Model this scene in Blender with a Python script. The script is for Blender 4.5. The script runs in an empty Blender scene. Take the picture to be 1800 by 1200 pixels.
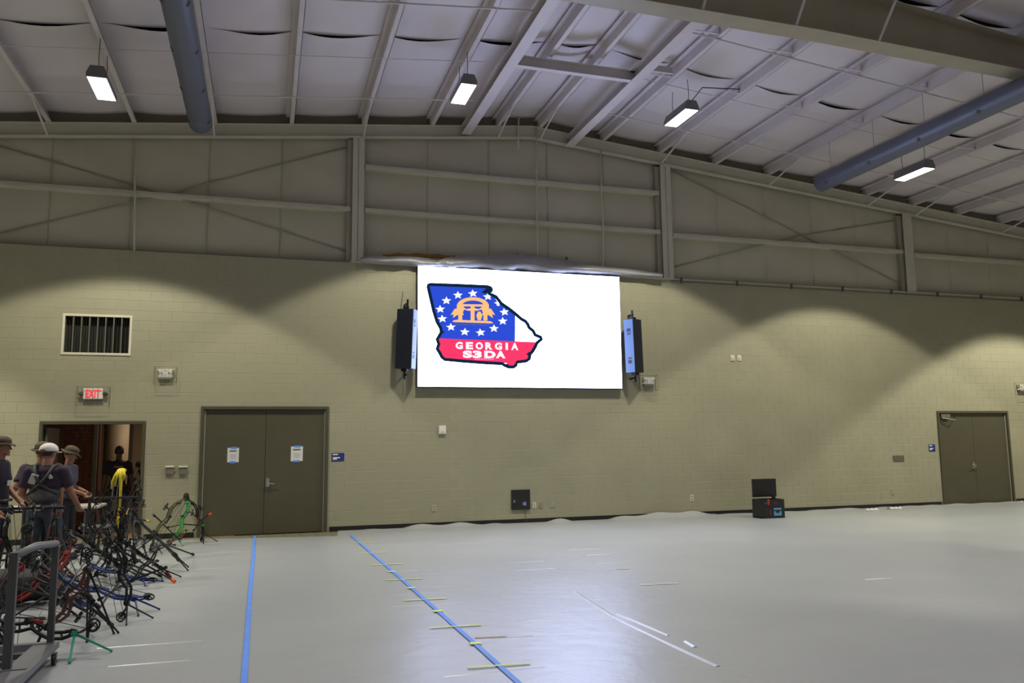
import bpy, bmesh, math, random
from mathutils import Vector, Matrix
from math import sin, cos, pi, atan2, sqrt
random.seed(7)
V = Vector
# ---------------------------------------------------------------- camera
CAM = V((0.0, -16.923, 1.795)); FPX = 1402.7
YAW, PIT, ROL = 0.3005917, 0.1235933, -0.0107157
fwd = V((sin(YAW)*cos(PIT), cos(YAW)*cos(PIT), sin(PIT)))
rt0 = V((cos(YAW), -sin(YAW), 0)); up0 = rt0.cross(fwd)
rt = rt0*cos(ROL)+up0*sin(ROL); upv = -rt0*sin(ROL)+up0*cos(ROL)
scn = bpy.context.scene
cd = bpy.data.cameras.new('camera'); cam = bpy.data.objects.new('camera', cd); scn.collection.objects.link(cam)
M3 = Matrix((rt, upv, -fwd)).transposed()
cam.matrix_world = Matrix.Translation(CAM) @ M3.to_4x4()
cd.sensor_width = 36; cd.lens = FPX/1800*36; cd.clip_end = 200
scn.camera = cam
# ---------------------------------------------------------------- world, exposure, lamps of the hall
w = bpy.data.worlds.new('world'); scn.world = w; w.use_nodes = True
w.node_tree.nodes['Background'].inputs[0].default_value = (0.5, 0.52, 0.6, 1)
w.node_tree.nodes['Background'].inputs[1].default_value = 0.0
scn.view_settings.view_transform = 'Standard'; scn.view_settings.look = 'None'
scn.view_settings.gamma = 1; scn.view_settings.use_curve_mapping = False
scn.view_settings.exposure = 0.0
LAMP_W = 560.0; LAMP_COL = (1.0, 0.97, 0.90); LAMP_DEG = 109; LAMP_BLEND = 0.12
SCREEN_E = 8.0
LAMPS = [(-2.65, -3.25, 7.5), (3.35, -3.25, 8.15), (7.85, -3.25, 8.2), (13.6, -3.25, 7.55), (19.6, -3.25, 6.9), (-8.6, -3.25, 6.9)]
LAMPS += [(x, y, z) for y in (-10.2, -17.2, -23.5) for x, z in ((-8.6, 6.9), (-2.65, 7.5), (3.35, 8.15), (7.85, 8.2), (13.6, 7.55), (19.6, 6.9))]
def spot(x, y, z, e, col):
    l = bpy.data.lights.new('lamp_light', 'SPOT'); l.energy = e; l.color = col
    l.spot_size = math.radians(LAMP_DEG); l.spot_blend = LAMP_BLEND; l.shadow_soft_size = 0.18
    o = bpy.data.objects.new('lamp_light', l); scn.collection.objects.link(o); o.location = (x, y, z)
for x, y, z in LAMPS: spot(x, y, z-0.03, LAMP_W*2.3 if y > -5 else LAMP_W*0.46, (1.0, 0.96, 0.77) if y > -5 else (1.0, 0.965, 0.98))
# ---------------------------------------------------------------- pixel -> world surface points
def ray(px, py): return fwd + rt*((px-900)/FPX) + upv*((600-py)/FPX)
def atY(px, py, Y=0.0):
    d = ray(px, py); return CAM + d*((Y-CAM.y)/d.y)
def atZ(px, py, Z=0.0):
    d = ray(px, py); return CAM + d*((Z-CAM.z)/d.z)
# ---------------------------------------------------------------- materials
def nd(nt, t, **k):
    n = nt.nodes.new(t)
    for a, b in k.items(): setattr(n, a, b)
    return n
MATS = {}
def mat(name, col, rough=0.5, metal=0.0, var=0.0, scale=3.0, bump=0.0, bscale=40.0, stretch=(1, 1, 1), spec=0.5, emit=None, es=0.0):
    if name in MATS: return MATS[name]
    m = bpy.data.materials.new(name); m.use_nodes = True; nt = m.node_tree
    b = nt.nodes['Principled BSDF']; b.inputs['Base Color'].default_value = (*col, 1)
    b.inputs['Roughness'].default_value = rough; b.inputs['Metallic'].default_value = metal
    b.inputs['Specular IOR Level'].default_value = spec
    if emit: b.inputs['Emission Color'].default_value = (*emit, 1); b.inputs['Emission Strength'].default_value = es
    tc = nd(nt, 'ShaderNodeTexCoord'); mp = nd(nt, 'ShaderNodeMapping'); mp.inputs['Scale'].default_value = stretch
    nt.links.new(tc.outputs['Object'], mp.inputs[0])
    n = nd(nt, 'ShaderNodeTexNoise'); n.inputs['Scale'].default_value = scale; n.inputs['Detail'].default_value = 5
    nt.links.new(mp.outputs[0], n.inputs['Vector'])
    v = var if var else 0.06
    r = nd(nt, 'ShaderNodeValToRGB'); r.color_ramp.elements[0].position = 0.3; r.color_ramp.elements[1].position = 0.7
    r.color_ramp.elements[0].color = (*[c*(1-v) for c in col], 1); r.color_ramp.elements[1].color = (*[min(1, c*(1+v)) for c in col], 1)
    nt.links.new(n.outputs[0], r.inputs[0]); nt.links.new(r.outputs[0], b.inputs['Base Color'])
    if bump:
        n2 = nd(nt, 'ShaderNodeTexNoise'); n2.inputs['Scale'].default_value = bscale; n2.inputs['Detail'].default_value = 4
        nt.links.new(mp.outputs[0], n2.inputs['Vector'])
        bp = nd(nt, 'ShaderNodeBump'); bp.inputs['Strength'].default_value = bump; bp.inputs['Distance'].default_value = 0.02
        nt.links.new(n2.outputs[0], bp.inputs['Height']); nt.links.new(bp.outputs[0], b.inputs['Normal'])
    MATS[name] = m; return m
def emis(name, col, s):
    if name in MATS: return MATS[name]
    m = bpy.data.materials.new(name); m.use_nodes = True; nt = m.node_tree; nt.nodes.clear()
    e = nd(nt, 'ShaderNodeEmission'); e.inputs[0].default_value = (*col, 1); e.inputs[1].default_value = s
    o = nd(nt, 'ShaderNodeOutputMaterial'); nt.links.new(e.outputs[0], o.inputs[0]); MATS[name] = m; return m
BLOCK = mat('painted_block', (0.362, 0.345, 0.243), 0.42, var=0.05, scale=1.2, bump=0.25, bscale=60)
MORT = mat('painted_joint', (0.40, 0.365, 0.24), 0.5, var=0.05)
LINER = mat('insulation_liner', (0.50, 0.47, 0.37), 0.6, var=0.07, scale=0.8, bump=0.25, bscale=6)
ROOFL = mat('roof_liner', (0.66, 0.605, 0.62), 0.55, var=0.05, scale=0.8, bump=0.3, bscale=5)
DARK = mat('dark_gap', (0.10, 0.095, 0.08), 0.8)
STEEL = mat('primed_steel', (0.54, 0.51, 0.42), 0.5, var=0.06, scale=2)
PURL = mat('purlin_steel', (0.62, 0.565, 0.57), 0.5, var=0.05, scale=2)
OLIVE = mat('olive_door_paint', (0.088, 0.080, 0.050), 0.42, var=0.05, scale=3)
OLIVE2 = mat('olive_frame_paint', (0.082, 0.074, 0.046), 0.42, var=0.05, scale=3)
SEAL = mat('grey_seal', (0.30, 0.28, 0.24), 0.4)
BLK = mat('black_plastic', (0.015, 0.015, 0.016), 0.45)
BLKM = mat('black_metal', (0.013, 0.013, 0.015), 0.45, 0.1, spec=.3)
CHROME = mat('brushed_chrome', (0.62, 0.6, 0.56), 0.25, 1.0)
WHT = mat('white_plastic', (0.85, 0.83, 0.76), 0.4)
CREAM = mat('cream_metal', (0.70, 0.66, 0.52), 0.45)
PAPER = mat('white_paper', (0.72, 0.72, 0.72), 0.7)
NAVY = mat('navy_sign', (0.02, 0.035, 0.22), 0.4)
BTAPE = mat('blue_tape', (0.11, 0.29, 0.95), 0.6, var=0.08, scale=6)
YTAPE = mat('yellow_tape', (0.66, 0.80, 0.20), 0.6)
OTAPE = mat('tan_tape', (0.66, 0.52, 0.42), 0.6)
WTAPE = mat('cream_tape', (0.85, 0.80, 0.66), 0.5)
INK = mat('black_ink', (0.02, 0.02, 0.02), 0.6); GINK = mat('grey_ink', (0.35, 0.35, 0.36), 0.6)
DUCTM = mat('grey_blue_duct', (0.125, 0.135, 0.18), 0.42, 0.1, var=0.05, scale=2)
TAN = mat('corridor_plaster', (0.30, 0.22, 0.14), 0.6); BRICK = mat('red_brick', (0.20, 0.058, 0.032), 0.7, var=0.3, scale=12)
GOLDW = mat('glass_wool', (0.24, 0.12, 0.02), 0.9, var=0.3, scale=20, bump=0.6, bscale=60)
FLOORT = mat('floor_tile', (0.20, 0.185, 0.12), 0.45, var=0.1, scale=4); GROUT = mat('tile_grout', (0.12, 0.11, 0.08), 0.8)
GREYT = mat('grey_steel_tube', (0.075, 0.075, 0.078), 0.4, 0.3); GREYL = mat('light_grey_tube', (0.17, 0.17, 0.18), 0.45)
WIRE = mat('guard_wire', (0.18, 0.16, 0.11), 0.4, 0.4)
# ---------------------------------------------------------------- mesh builder
class MB:
    def __init__(s): s.b = bmesh.new()
    def box(s, c, d, R=None, bev=0.0):
        c = V(c); m = Matrix.Translation(c) @ (R.to_4x4() if R else Matrix()) @ Matrix.Diagonal((d[0], d[1], d[2], 1))
        r = bmesh.ops.create_cube(s.b, size=1, matrix=m)
        if bev > 0:
            es = list({e for v in r['verts'] for e in v.link_edges})
            bmesh.ops.bevel(s.b, geom=es, offset=bev, segments=2, affect='EDGES', profile=0.5)
        return s
    def bb(s, x0, x1, y0, y1, z0, z1, bev=0.0):
        return s.box(((x0+x1)/2, (y0+y1)/2, (z0+z1)/2), (abs(x1-x0), abs(y1-y0), abs(z1-z0)), None, bev)
    def cyl(s, a, b, r, r2=None, n=10, caps=True):
        a = V(a); b = V(b); d = b-a
        if d.length < 1e-6: return s
        q = V((0, 0, 1)).rotation_difference(d.normalized()).to_matrix().to_4x4()
        bmesh.ops.create_cone(s.b, cap_ends=caps, segments=n, radius1=r, radius2=(r if r2 is None else r2), depth=d.length, matrix=Matrix.Translation((a+b)/2) @ q)
        return s
    def tube(s, pts, r, n=8, closed=False):
        pts = [V(p) for p in pts]; N = len(pts); rings = []; prev = None
        for i, p in enumerate(pts):
            if closed: t = pts[(i+1) % N]-pts[i-1]
            else: t = pts[min(i+1, N-1)]-pts[max(i-1, 0)]
            t.normalize()
            if prev is None:
                u = t.cross(V((0, 0, 1)));
                if u.length < 1e-3: u = t.cross(V((1, 0, 0)))
            else: u = prev - t*prev.dot(t)
            u.normalize(); prev = u; v = t.cross(u)
            rr = r[i] if isinstance(r, (list, tuple)) else r
            rings.append([s.b.verts.new(p+(u*cos(2*pi*k/n)+v*sin(2*pi*k/n))*rr) for k in range(n)])
        for i in range(N if closed else N-1):
            A, B = rings[i], rings[(i+1) % N]
            for k in range(n): s.b.faces.new((A[k], A[(k+1) % n], B[(k+1) % n], B[k]))
        if not closed: s.b.faces.new(rings[0][::-1]); s.b.faces.new(rings[-1])
        return s
    def ring(s, c, ax, R, r, n=20, m=6, sx=1.0):
        c = V(c); ax = V(ax).normalized(); u = ax.orthogonal().normalized(); v = ax.cross(u)
        return s.tube([c+u*cos(2*pi*k/n)*R+v*sin(2*pi*k/n)*R for k in range(n)], r, m, True)
    def ell(s, c, r, R=None, u=16, v=10):
        r = r if isinstance(r, (tuple, list)) else (r, r, r)
        m = Matrix.Translation(V(c)) @ (R.to_4x4() if R else Matrix()) @ Matrix.Diagonal((*r, 1))
        bmesh.ops.create_uvsphere(s.b, u_segments=u, v_segments=v, radius=1, matrix=m); return s
    def prism(s, pts, off):
        off = V(off); a = [s.b.verts.new(V(p)) for p in pts]; b = [s.b.verts.new(V(p)+off) for p in pts]; n = len(a)
        f1 = s.b.faces.new(a); f2 = s.b.faces.new(b[::-1])
        for i in range(n): s.b.faces.new((a[i], b[i], b[(i+1) % n], a[(i+1) % n]))
        f1.normal_update(); f2.normal_update(); bmesh.ops.triangulate(s.b, faces=[f1, f2]); return s
    def grid(s, f, nu, nv, thick=None):
        vs = [[s.b.verts.new(V(f(i/nu, j/nv))) for j in range(nv+1)] for i in range(nu+1)]
        for i in range(nu):
            for j in range(nv): s.b.faces.new((vs[i][j], vs[i+1][j], vs[i+1][j+1], vs[i][j+1]))
        return s
    def cap(s, a, ra, b, rb, n=12):
        s.cyl(a, b, ra, rb, n); s.ell(a, ra, None, n, 8); s.ell(b, rb, None, n, 8); return s
    def mesh(s, name, m, smooth=False, norm=True):
        if norm: bmesh.ops.recalc_face_normals(s.b, faces=s.b.faces)
        me = bpy.data.meshes.new(name); s.b.to_mesh(me); s.b.free()
        ms = m if isinstance(m, list) else [m]
        for q in ms: me.materials.append(q)
        if smooth:
            for p in me.polygons: p.use_smooth = True
        return me
    def build(s, name, m, parent=None, smooth=False, off=None, norm=True):
        me = s.mesh(name, m, smooth, norm)
        o = bpy.data.objects.new(name, me); scn.collection.objects.link(o)
        if parent is not None:
            o.parent = parent; d = OFF.get(parent.name)
            if d is not None and off is None: me.transform(Matrix.Translation(-d))
            OFF[o.name] = d if d is not None else V((0, 0, 0))
        return o
OFF = {}
def thing(name, label=None, cat=None, loc=(0, 0, 0), group=None, world=True):
    o = bpy.data.objects.new(name, None); scn.collection.objects.link(o); o.location = loc; o.empty_display_size = 0.1
    if label: o['label'] = label
    if cat: o['category'] = cat
    if group: o['group'] = group
    OFF[o.name] = V(loc) if world else V((0, 0, 0)); return o
def tag(o, label, cat, group=None, kind=None):
    if label: o['label'] = label
    if cat: o['category'] = cat
    if group: o['group'] = group
    if kind: o['kind'] = kind
    return o
def struct(o): o['kind'] = 'structure'; return o
DG = lambda: bpy.context.evaluated_depsgraph_get()
def text_mesh(body, size, thick, name, m, parent, centre, w=None, h=None, off=None, bold=0.0):
    c = bpy.data.curves.new(name, 'FONT'); c.body = body; c.size = size; c.extrude = thick; c.align_x = 'CENTER'; c.align_y = 'CENTER'; c.offset = bold
    t = bpy.data.objects.new('tmp', c); scn.collection.objects.link(t); bpy.context.view_layer.update()
    me = bpy.data.meshes.new_from_object(t.evaluated_get(DG())); bpy.data.objects.remove(t)
    xs = [v.co.x for v in me.vertices]; ys = [v.co.y for v in me.vertices]
    cx, cy = (max(xs)+min(xs))/2, (max(ys)+min(ys))/2
    sx = (w/(max(xs)-min(xs))) if w else 1; sy = (h/(max(ys)-min(ys))) if h else sx
    sh = off or 0.0
    for v in me.vertices:
        x, y, z = (v.co.x-cx)*sx, (v.co.y-cy)*sy, v.co.z
        v.co = V((centre[0]+x, centre[1]-z, centre[2]+y+sh*x))
    me.materials.clear(); me.materials.append(m)
    o = bpy.data.objects.new(name, me); scn.collection.objects.link(o)
    if parent is not None:
        o.parent = parent; me.transform(Matrix.Translation(-OFF[parent.name]))
    return o
# ================================================================ SETTING
XL, XR, YB = -11.6, 23.6, -26.0
RX = 5.8
def Zrb(x): return 8.79-(0.102*(RX-x) if x < RX else 0.096*(x-RX))   # underside of end rafter
def Zpb(x): return Zrb(x)+0.28                                         # underside of purlins
def Zro(x): return Zpb(x)+0.27                                        # liner
D1 = (-4.01, -2.19, 2.245); 
d2a = atY(354, 714); d2b = atY(578, 716); D2 = (d2a.x, d2b.x, 2.53)
d3a = atY(1645, 722); d3b = atY(1771, 723); D3 = (d3a.x+0.02, 19.40, 2.45)
VT = (-3.73, -2.515, 3.51, 4.30)
OPEN = [(D1[0], D1[1], 0, D1[2]), (D2[0], D2[1], 0, D2[2]), (D3[0], D3[1], 0, D3[2]), (VT[0]+.04, VT[1]-.04, VT[2]+.04, VT[3]-.04)]
BT = 5.6
wall = MB()
xs = sorted([XL, XR]+[v for o in OPEN for v in o[:2]])
for a, b in zip(xs[:-1], xs[1:]):
    if b-a < 1e-4: continue
    z = 0.0
    for o in sorted([o for o in OPEN if o[0] <= a+1e-5 and o[1] >= b-1e-5], key=lambda q: q[2]):
        if o[2] > z: wall.bb(a, b, 0.004, 0.2, z, o[2])
        z = max(z, o[3])
    wall.bb(a, b, 0.004, 0.2, z, BT)
wb = struct(wall.build('wall_back', BLOCK))
def cut(rects, o):
    out = []
    for (a, b, c, d) in rects:
        if o[0] >= b or o[1] <= a or o[2] >= d or o[3] <= c: out.append((a, b, c, d)); continue
        if a < o[0]: out.append((a, o[0], c, d))
        if b > o[1]: out.append((o[1], b, c, d))
        zz0, zz1 = max(c, o[2]), min(d, o[3]); x0, x1 = max(a, o[0]), min(b, o[1])
        if c < o[2]: out.append((x0, x1, c, o[2]))
        if d > o[3]: out.append((x0, x1, o[3], d))
    return out
G = 0.0012
def blk(mb, a, b, c, d):
    a += G; b -= G; c += G; d -= G
    if b-a < 0.015 or d-c < 0.012: return
    k = 0.005; y0, y1 = 0.004, 0.0
    o = [mb.b.verts.new(p) for p in ((a, y0, c), (b, y0, c), (b, y0, d), (a, y0, d))]
    i = [mb.b.verts.new(p) for p in ((a+k, y1, c+k), (b-k, y1, c+k), (b-k, y1, d-k), (a+k, y1, d-k))]
    mb.b.faces.new(i)
    for q in range(4): mb.b.faces.new((o[q], o[(q+1) % 4], i[(q+1) % 4], i[q]))
full = []; rest = MB(); H = 0.2
for r in range(28):
    x = XL-(0.2 if r % 2 else 0)
    while x < XR:
        a, b = max(x, XL), min(x+0.4, XR); x += 0.4
        rs = [(a, b, r*H, r*H+H)]
        for o in OPEN: rs = cut(rs, o)
        if len(rs) == 1 and abs(rs[0][1]-rs[0][0]-0.4) < 1e-6 and abs(rs[0][3]-rs[0][2]-H) < 1e-6 and r*H > 0.1:
            cx = a+0.2; zc = r*H
            vis = cx > -5.2 and not (3.2 < cx < 7.8 and 3.0 < zc < 5.5)
            full.append(((V((cx, 0, zc))-CAM).length if vis else 99, a, b, r*H))
        else:
            for q in rs: blk(rest, *q)
full.sort()
for i, (dd, a, b, z) in enumerate(full[300:]): blk(rest, a, b, z, z+H)
ro = rest.build('block_rest', BLOCK, wb, norm=False); ro.name = 'blocks'; ro['kind'] = 'stuff'
t = MB(); blk(t, -0.2, 0.2, 0, H); bme = t.mesh('block', BLOCK, norm=False)
for i, (dd, a, b, z) in enumerate(full[:300]):
    o = bpy.data.objects.new('block', bme); scn.collection.objects.link(o); o.parent = wb; o.location = (a+0.2, 0, z)
# ---- upper wall: liner panels, columns, girts
COLS = [(-5.85, -5.56), (1.66, 1.93), (9.05, 9.35), (16.28, 16.6)]
YU = 0.17
bk = MB(); bk.prism([(XL, YU+.06, BT-.1), (XR, YU+.06, BT-.1), (XR, YU+.06, Zro(XR)+.1), (RX, YU+.06, Zro(RX)+.1), (XL, YU+.06, Zro(XL)+.1)], (0, .12, 0)); bk.build('wall_sheeting', LINER, wb)
ck = MB()
for xa_, xb_ in ((XL, RX), (RX, XR)): ck.prism([(xa_, .10, Zrb(xa_)+.2), (xb_, .10, Zrb(xb_)+.2), (xb_, .10, Zro(xb_)+.05), (xa_, .10, Zro(xa_)+.05)], (0, .02, 0))
ck.build('dark_wall_strip', mat('dark_strip_tone', (.17, .155, .12), .6), wb)  # dark strip along the wall above the end rafter
bay = [(XL, COLS[0][0]), (COLS[0][1], COLS[1][0]), (COLS[1][1], COLS[2][0]), (COLS[2][1], COLS[3][0]), (COLS[3][1], XR)]
girtZ = {0: [6.77], 1: [6.77], 2: [6.77, 7.74], 3: [6.72], 4: [6.66]}
for bi, (xa, xb) in enumerate(bay):
    n = max(1, round((xb-xa)/1.52)); wd = (xb-xa)/n
    zs = [BT]+girtZ[bi]
    for k in range(n):
        x0, x1 = xa+k*wd, xa+(k+1)*wd
        ph = random.uniform(0, 6)
        def f(u, v, x0=x0, x1=x1, ph=ph, zs=zs):
            x = x0+(x1-x0)*u; zt = Zrb(x)+.5; z = BT+(zt-BT)*v
            lv = sorted(zs+[Zrb(x)+.1]); q = 0
            for a, b in zip(lv[:-1], lv[1:]):
                if a <= z <= b: q = sin(pi*(z-a)/(b-a))
            e = min(1, 6*min(u, 1-u)+.15)
            return (x, YU-0.045*q*e-0.006*sin(9*z+ph+5*u), z)
        MB().grid(f, 12, 24).build('liner_panel', LINER, wb, smooth=True)
        if k and bi < 3: MB().bb(x0-.009, x0+.009, YU-.022, YU+.01, BT, Zrb(x0)).build('liner_seam', mat('liner_seam', (.40, .375, .29), .7), wb)
    if bi < 5:
        for gz in girtZ[bi]:
            g = MB(); g.bb(xa+.02, xb-.02, -0.02, YU, gz-.045, gz+.045, .006); g.bb(xa+.02, xb-.02, -.03, .0, gz-.05, gz+.0, .004)
            g.build('girt', STEEL, wb)
for a, b in COLS:
    c = MB(); zt = Zrb((a+b)/2); yc = -.03
    c.bb(a+.02, b, yc, yc+.02, BT, zt, .004); c.bb((a+b)/2, (a+b)/2+.012, yc, YU+.05, BT, zt); c.bb(a+.02, b, YU+.02, YU+.04, BT, zt)
    c.bb(a-.01, b+.03, -.05, YU, BT-.002, BT+.02)
    c.build('column', STEEL, wb)
    MB().bb(a-.09, a+.06, .04, YU, BT, zt-.05).build('column_shade', mat('column_shade_tone', (.34, .31, .25), .6), wb)  # darker box stands in for the column's shadow on the liner
# sill strip on top of block wall
struct(MB().bb(XL, 1.66, -.006, .2, BT, BT+.02, .004).build('trim_1', mat('dark_trim', (.15, .14, .11), .6))); struct(MB().bb(1.93, XR, -.012, .2, BT, BT+.035, .004).build('trim_3', STEEL))
# brace rods behind
def rodpx(pts, r, y, name, m, parent):
    return MB().tube([atY(a, b, y) for a, b in pts], r, 6).build(name, m, parent, smooth=True)
for pts in ([(0, 257), (285, 340), (620, 445)], [(0, 410), (270, 347), (620, 256)], [(1182, 300), (1420, 418), (1596, 505)], [(1182, 470), (1400, 415), (1590, 385)]):
    rodpx(pts, .016, .115, 'brace_rod', mat('brace_rod', (0.36, 0.33, 0.27), .6), wb)
# ledge conduit with clips on the right
cn = thing('conduit', 'grey conduit run with clips along the top of the block wall right of the screen', 'conduit', atY(1500, 515, -.04))
e0 = atY(1182, 494, -.05); 
MB().cyl(e0, (23.0, -.05, e0.z-.03), .012).cyl((e0.x, -.05, e0.z), (e0.x, -.02, e0.z+.06), .012).build('pipe', mat('dark_pipe', (0.12, 0.11, 0.09), .5), cn, smooth=True)
for px in (1199, 1297, 1392, 1482, 1567, 1648, 1724, 1795):
    p = atY(px, 505, -.05); MB().bb(p.x-.015, p.x+.015, -.07, 0, e0.z-.03, e0.z+.1, .003).build('clip', mat('dark_pipe', (0.12, 0.11, 0.09), .5), cn)
# vertical conduits
def vcond(pts, lab, m=STEEL, r=.018, y=-.05):
    P = [atY(a, b, y) for a, b in pts]; t = thing('conduit', lab, 'conduit', P[-1]); MB().tube(P, r, 8).build('pipe', m, t, smooth=True)
    for p in P[1:-1:2]: MB().box(p, (.07, .03, .03)).build('clip', m, t)
vcond([(237, 245), (237, 340), (236, 440)], 'thin vertical conduit on the upper wall above the grille')
vcond([(912, 205), (911, 225), (911, 262)], 'short conduit drop hanging at the roof ridge')
vcond([(943, 225), (943, 300), (944, 385), (945, 470)], 'vertical conduit dropping from the ridge behind the middle of the screen')
vcond([(1056, 262), (1057, 330), (1060, 390), (1061, 455), (1059, 470), (1050, 476), (1030, 478)], 'vertical conduit with a bottom elbow above the right of the screen', r=.024)
# ---- other walls, floor, roof
struct(MB().bb(XL-.2, XL, YB, .2, 0, Zro(XL)+.3).build('wall_left', mat('side_wall', (0.42, 0.385, 0.27), .5)))
struct(MB().bb(XR, XR+.2, YB, .2, 0, Zro(XR)+.3).build('wall_right', mat('side_wall', (0.42, 0.385, 0.27), .5)))
struct(MB().prism([(XL-.2, YB, 0), (XR+.2, YB, 0), (XR+.2, YB, Zro(XR)+.3), (RX, YB, Zro(RX)+.3), (XL-.2, YB, Zro(XL)+.3)], (0, -.2, 0)).build('wall_front', mat('side_wall', (0.42, 0.385, 0.27), .5)))
fl = struct(MB().bb(XL-.2, XR+.2, YB-.2, 6.2, -.2, -.012).build('floor', GROUT))
tm = MB(); tm.bb(-.15, .15, -.15, .15, -.012, 0, .002); tme = tm.mesh('tile', FLOORT)
for i in range(-4, 10):
    for j in range(3):
        o = bpy.data.objects.new('tile', tme); scn.collection.objects.link(o); o.parent = fl; o.location = (-1.25+.305*i, -.16-.305*j, 0)
rb = MB()
rb.prism([(XL-.2, YB-.2, Zro(XL)+.12), (RX, YB-.2, Zro(RX)+.12), (XR+.2, YB-.2, Zro(XR)+.12), (XR+.2, YB-.2, Zro(XR)+.25), (RX, YB-.2, Zro(RX)+.25), (XL-.2, YB-.2, Zro(XL)+.25)], (0, -YB+.45, 0))
ceil = struct(rb.build('ceiling', DARK))
PX = [3.39-1.52*k for k in range(0, 11)][::-1]; PX = [x for x in PX if x > XL]+[4.93, 5.95]+[7.55+1.52*k for k in range(0, 11) if 7.55+1.52*k < XR]
def purl(x, y0, y1):
    m = MB(); z = Zpb(x); s = 1 if x > RX else -1; t = .008
    m.bb(x-t/2, x+t/2, y0, y1, z, z+.2); m.bb(x, x+.09, y0, y1, z, z+t); m.bb(x-.09, x, y0, y1, z+.2-t, z+.2); m.bb(x+.09-t, x+.09, y0, y1, z, z+.025)
    return m
for x in PX: purl(x, YB, YU).build('purlin', PURL, ceil)
edges = [XL]+PX+[XR]
for a, b in zip(edges[:-1], edges[1:]):
    for (ya, yb_) in ((.2, -3.55), (-3.5, -7.1), (-7.1, -14), (-14, -26)):
        ph = random.uniform(0, 6); sag = random.uniform(.03, .05)
        sk = random.uniform(.7, 1.5)
        def f(u, v, a=a, b=b, ya=ya, yb_=yb_, ph=ph, sag=sag, sk=sk):
            x = a+(b-a)*u; y = ya+(yb_-ya)*v; s = sin(pi*u)
            e = 0.075*(sin(pi*u**sk)**1.3)*max(0, 1-(1-v)*5)*(1 if ya > -4 else 0)+.03*s*max(0, 1-abs(v-.5)*9)
            z = Zro(x)-sag*s-.008*s*sin(y*2.6+ph)-e
            return (x, y, z)
        MB().grid(f, 8, 24 if ya > -7 else 8).build('insulation_panel', ROOFL, ceil, smooth=True)
def ibeam(m, p0, p1, wd, dp, t=.014, top=None):
    # p0,p1 underside centre; vertical web
    p0 = V(p0); p1 = V(p1); d = (p1-p0).normalized(); n = d.cross(V((0, 0, 1))).normalized(); Z = V((0, 0, 1))
    def bar(o0, o1, w0, h):
        q = [-n*w0/2, n*w0/2, n*w0/2+Z*h, -n*w0/2+Z*h]; m.prism([p0+o0+k for k in q], p1+o1-p0-o0)
    bar(V((0, 0, 0)), V((0, 0, 0)), wd, t); bar(Z*dp, Z*dp, wd, t); bar(Z*t, Z*t, t, dp-t)
rf = MB(); ibeam(rf, (XL, .02, Zrb(XL)), (RX, .02, Zrb(RX)), .16, .262); ibeam(rf, (RX, .02, Zrb(RX)), (XR, .02, Zrb(XR)), .16, .262)
rf.build('rafter', STEEL, ceil)
# main frame rafter at y=-7.15 (tapered)
fr = MB(); FY = -7.15; pts = [(XL, 6.9), (-3, 7.75), (3.5, 7.98), (8, 7.98), (10, 7.93), (12.2, 7.87), (16, 7.5), (XR, 6.4)]
for (xa, za), (xb, zb) in zip(pts[:-1], pts[1:]):
    fr.prism([(xa, FY-.17, za), (xa, FY+.17, za), (xa, FY+.17, za+.018), (xa, FY-.17, za+.018)], (xb-xa, 0, zb-za))
    xs2 = [xa]+([RX] if xa < RX < xb else [])+[xb]
    for q0, q1 in zip(xs2[:-1], xs2[1:]):
        zq = lambda x: za+(zb-za)*(x-xa)/(xb-xa)
        fr.prism([(q0, FY-.006, zq(q0)+.018), (q1, FY-.006, zq(q1)+.018), (q1, FY-.006, Zpb(q1)-.012), (q0, FY-.006, Zpb(q0)-.012)], (0, .012, 0))
        fr.prism([(q0, FY-.14, Zpb(q0)-.014), (q0, FY+.14, Zpb(q0)-.014), (q0, FY+.14, Zpb(q0)-.001), (q0, FY-.14, Zpb(q0)-.001)], (q1-q0, 0, Zpb(q1)-Zpb(q0)))
fr.build('frame_rafter', mat('frame_steel', (0.36, 0.32, 0.23), .5, var=.06), ceil)
for x in (5.95, 7.55, 9.07, 12.1, 13.6):
    zf = 7.98 if x < 8 else 7.98-.04*(x-8)
    MB().cyl((x, FY-.15, zf+.02), (x+.05, FY-.75, Zpb(x)), .022, n=6).build('frame_brace', PURL, ceil)
for xa in (4.09, 6.62):
    g = MB(); xc = xa+.105; ibeam(g, (xc, FY+.1, 8.69), (xc, YU-.1, 8.69), .21, .20); g.build('girder', PURL, ceil)
g = MB(); ibeam(g, (4.2, -3.5, 8.70), (6.72, -3.5, 8.70), .12, .19); g.build('cross_beam', PURL, ceil)
for y in (-5.35, -3.08):
    z = min(Zpb(4.93), Zpb(5.95))+.01; MB().bb(4.95, 5.95, y-.004, y+.004, z, z+.15).bb(4.95, 5.95, y-.05, y, z, z+.008).build('channel', PURL, ceil)
for y in (-5.6, -3.6): MB().bb(6.8, 7.5, y-.004, y+.004, Zpb(7.5), Zpb(7.5)+.15).bb(6.8, 7.5, y-.05, y, Zpb(7.5), Zpb(7.5)+.008).build('channel', PURL, ceil)
for y, r in ((-1.45, .014), (-3.2, .007), (-5.12, .016)):
    for (xa, xb) in ((XL, 4.1), (6.8, XR)):
        MB().cyl((xa, y, Zpb(xa)-r), (xb, y, Zpb(xb)-r), r, n=6).build('sag_rod', PURL, ceil)
for x in PX:
    if x > 7 and x < 20:
        for y in (-3.45, -5.2): MB().bb(x-.012-.5, x-.012, y-.02, y+.02, Zpb(x)+.03, Zpb(x)+.04).bb(x-.03, x-.01, y-.04, y+.04, Zpb(x)+.02, Zpb(x)+.14).build('purlin_clip', PURL, ceil)
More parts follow.
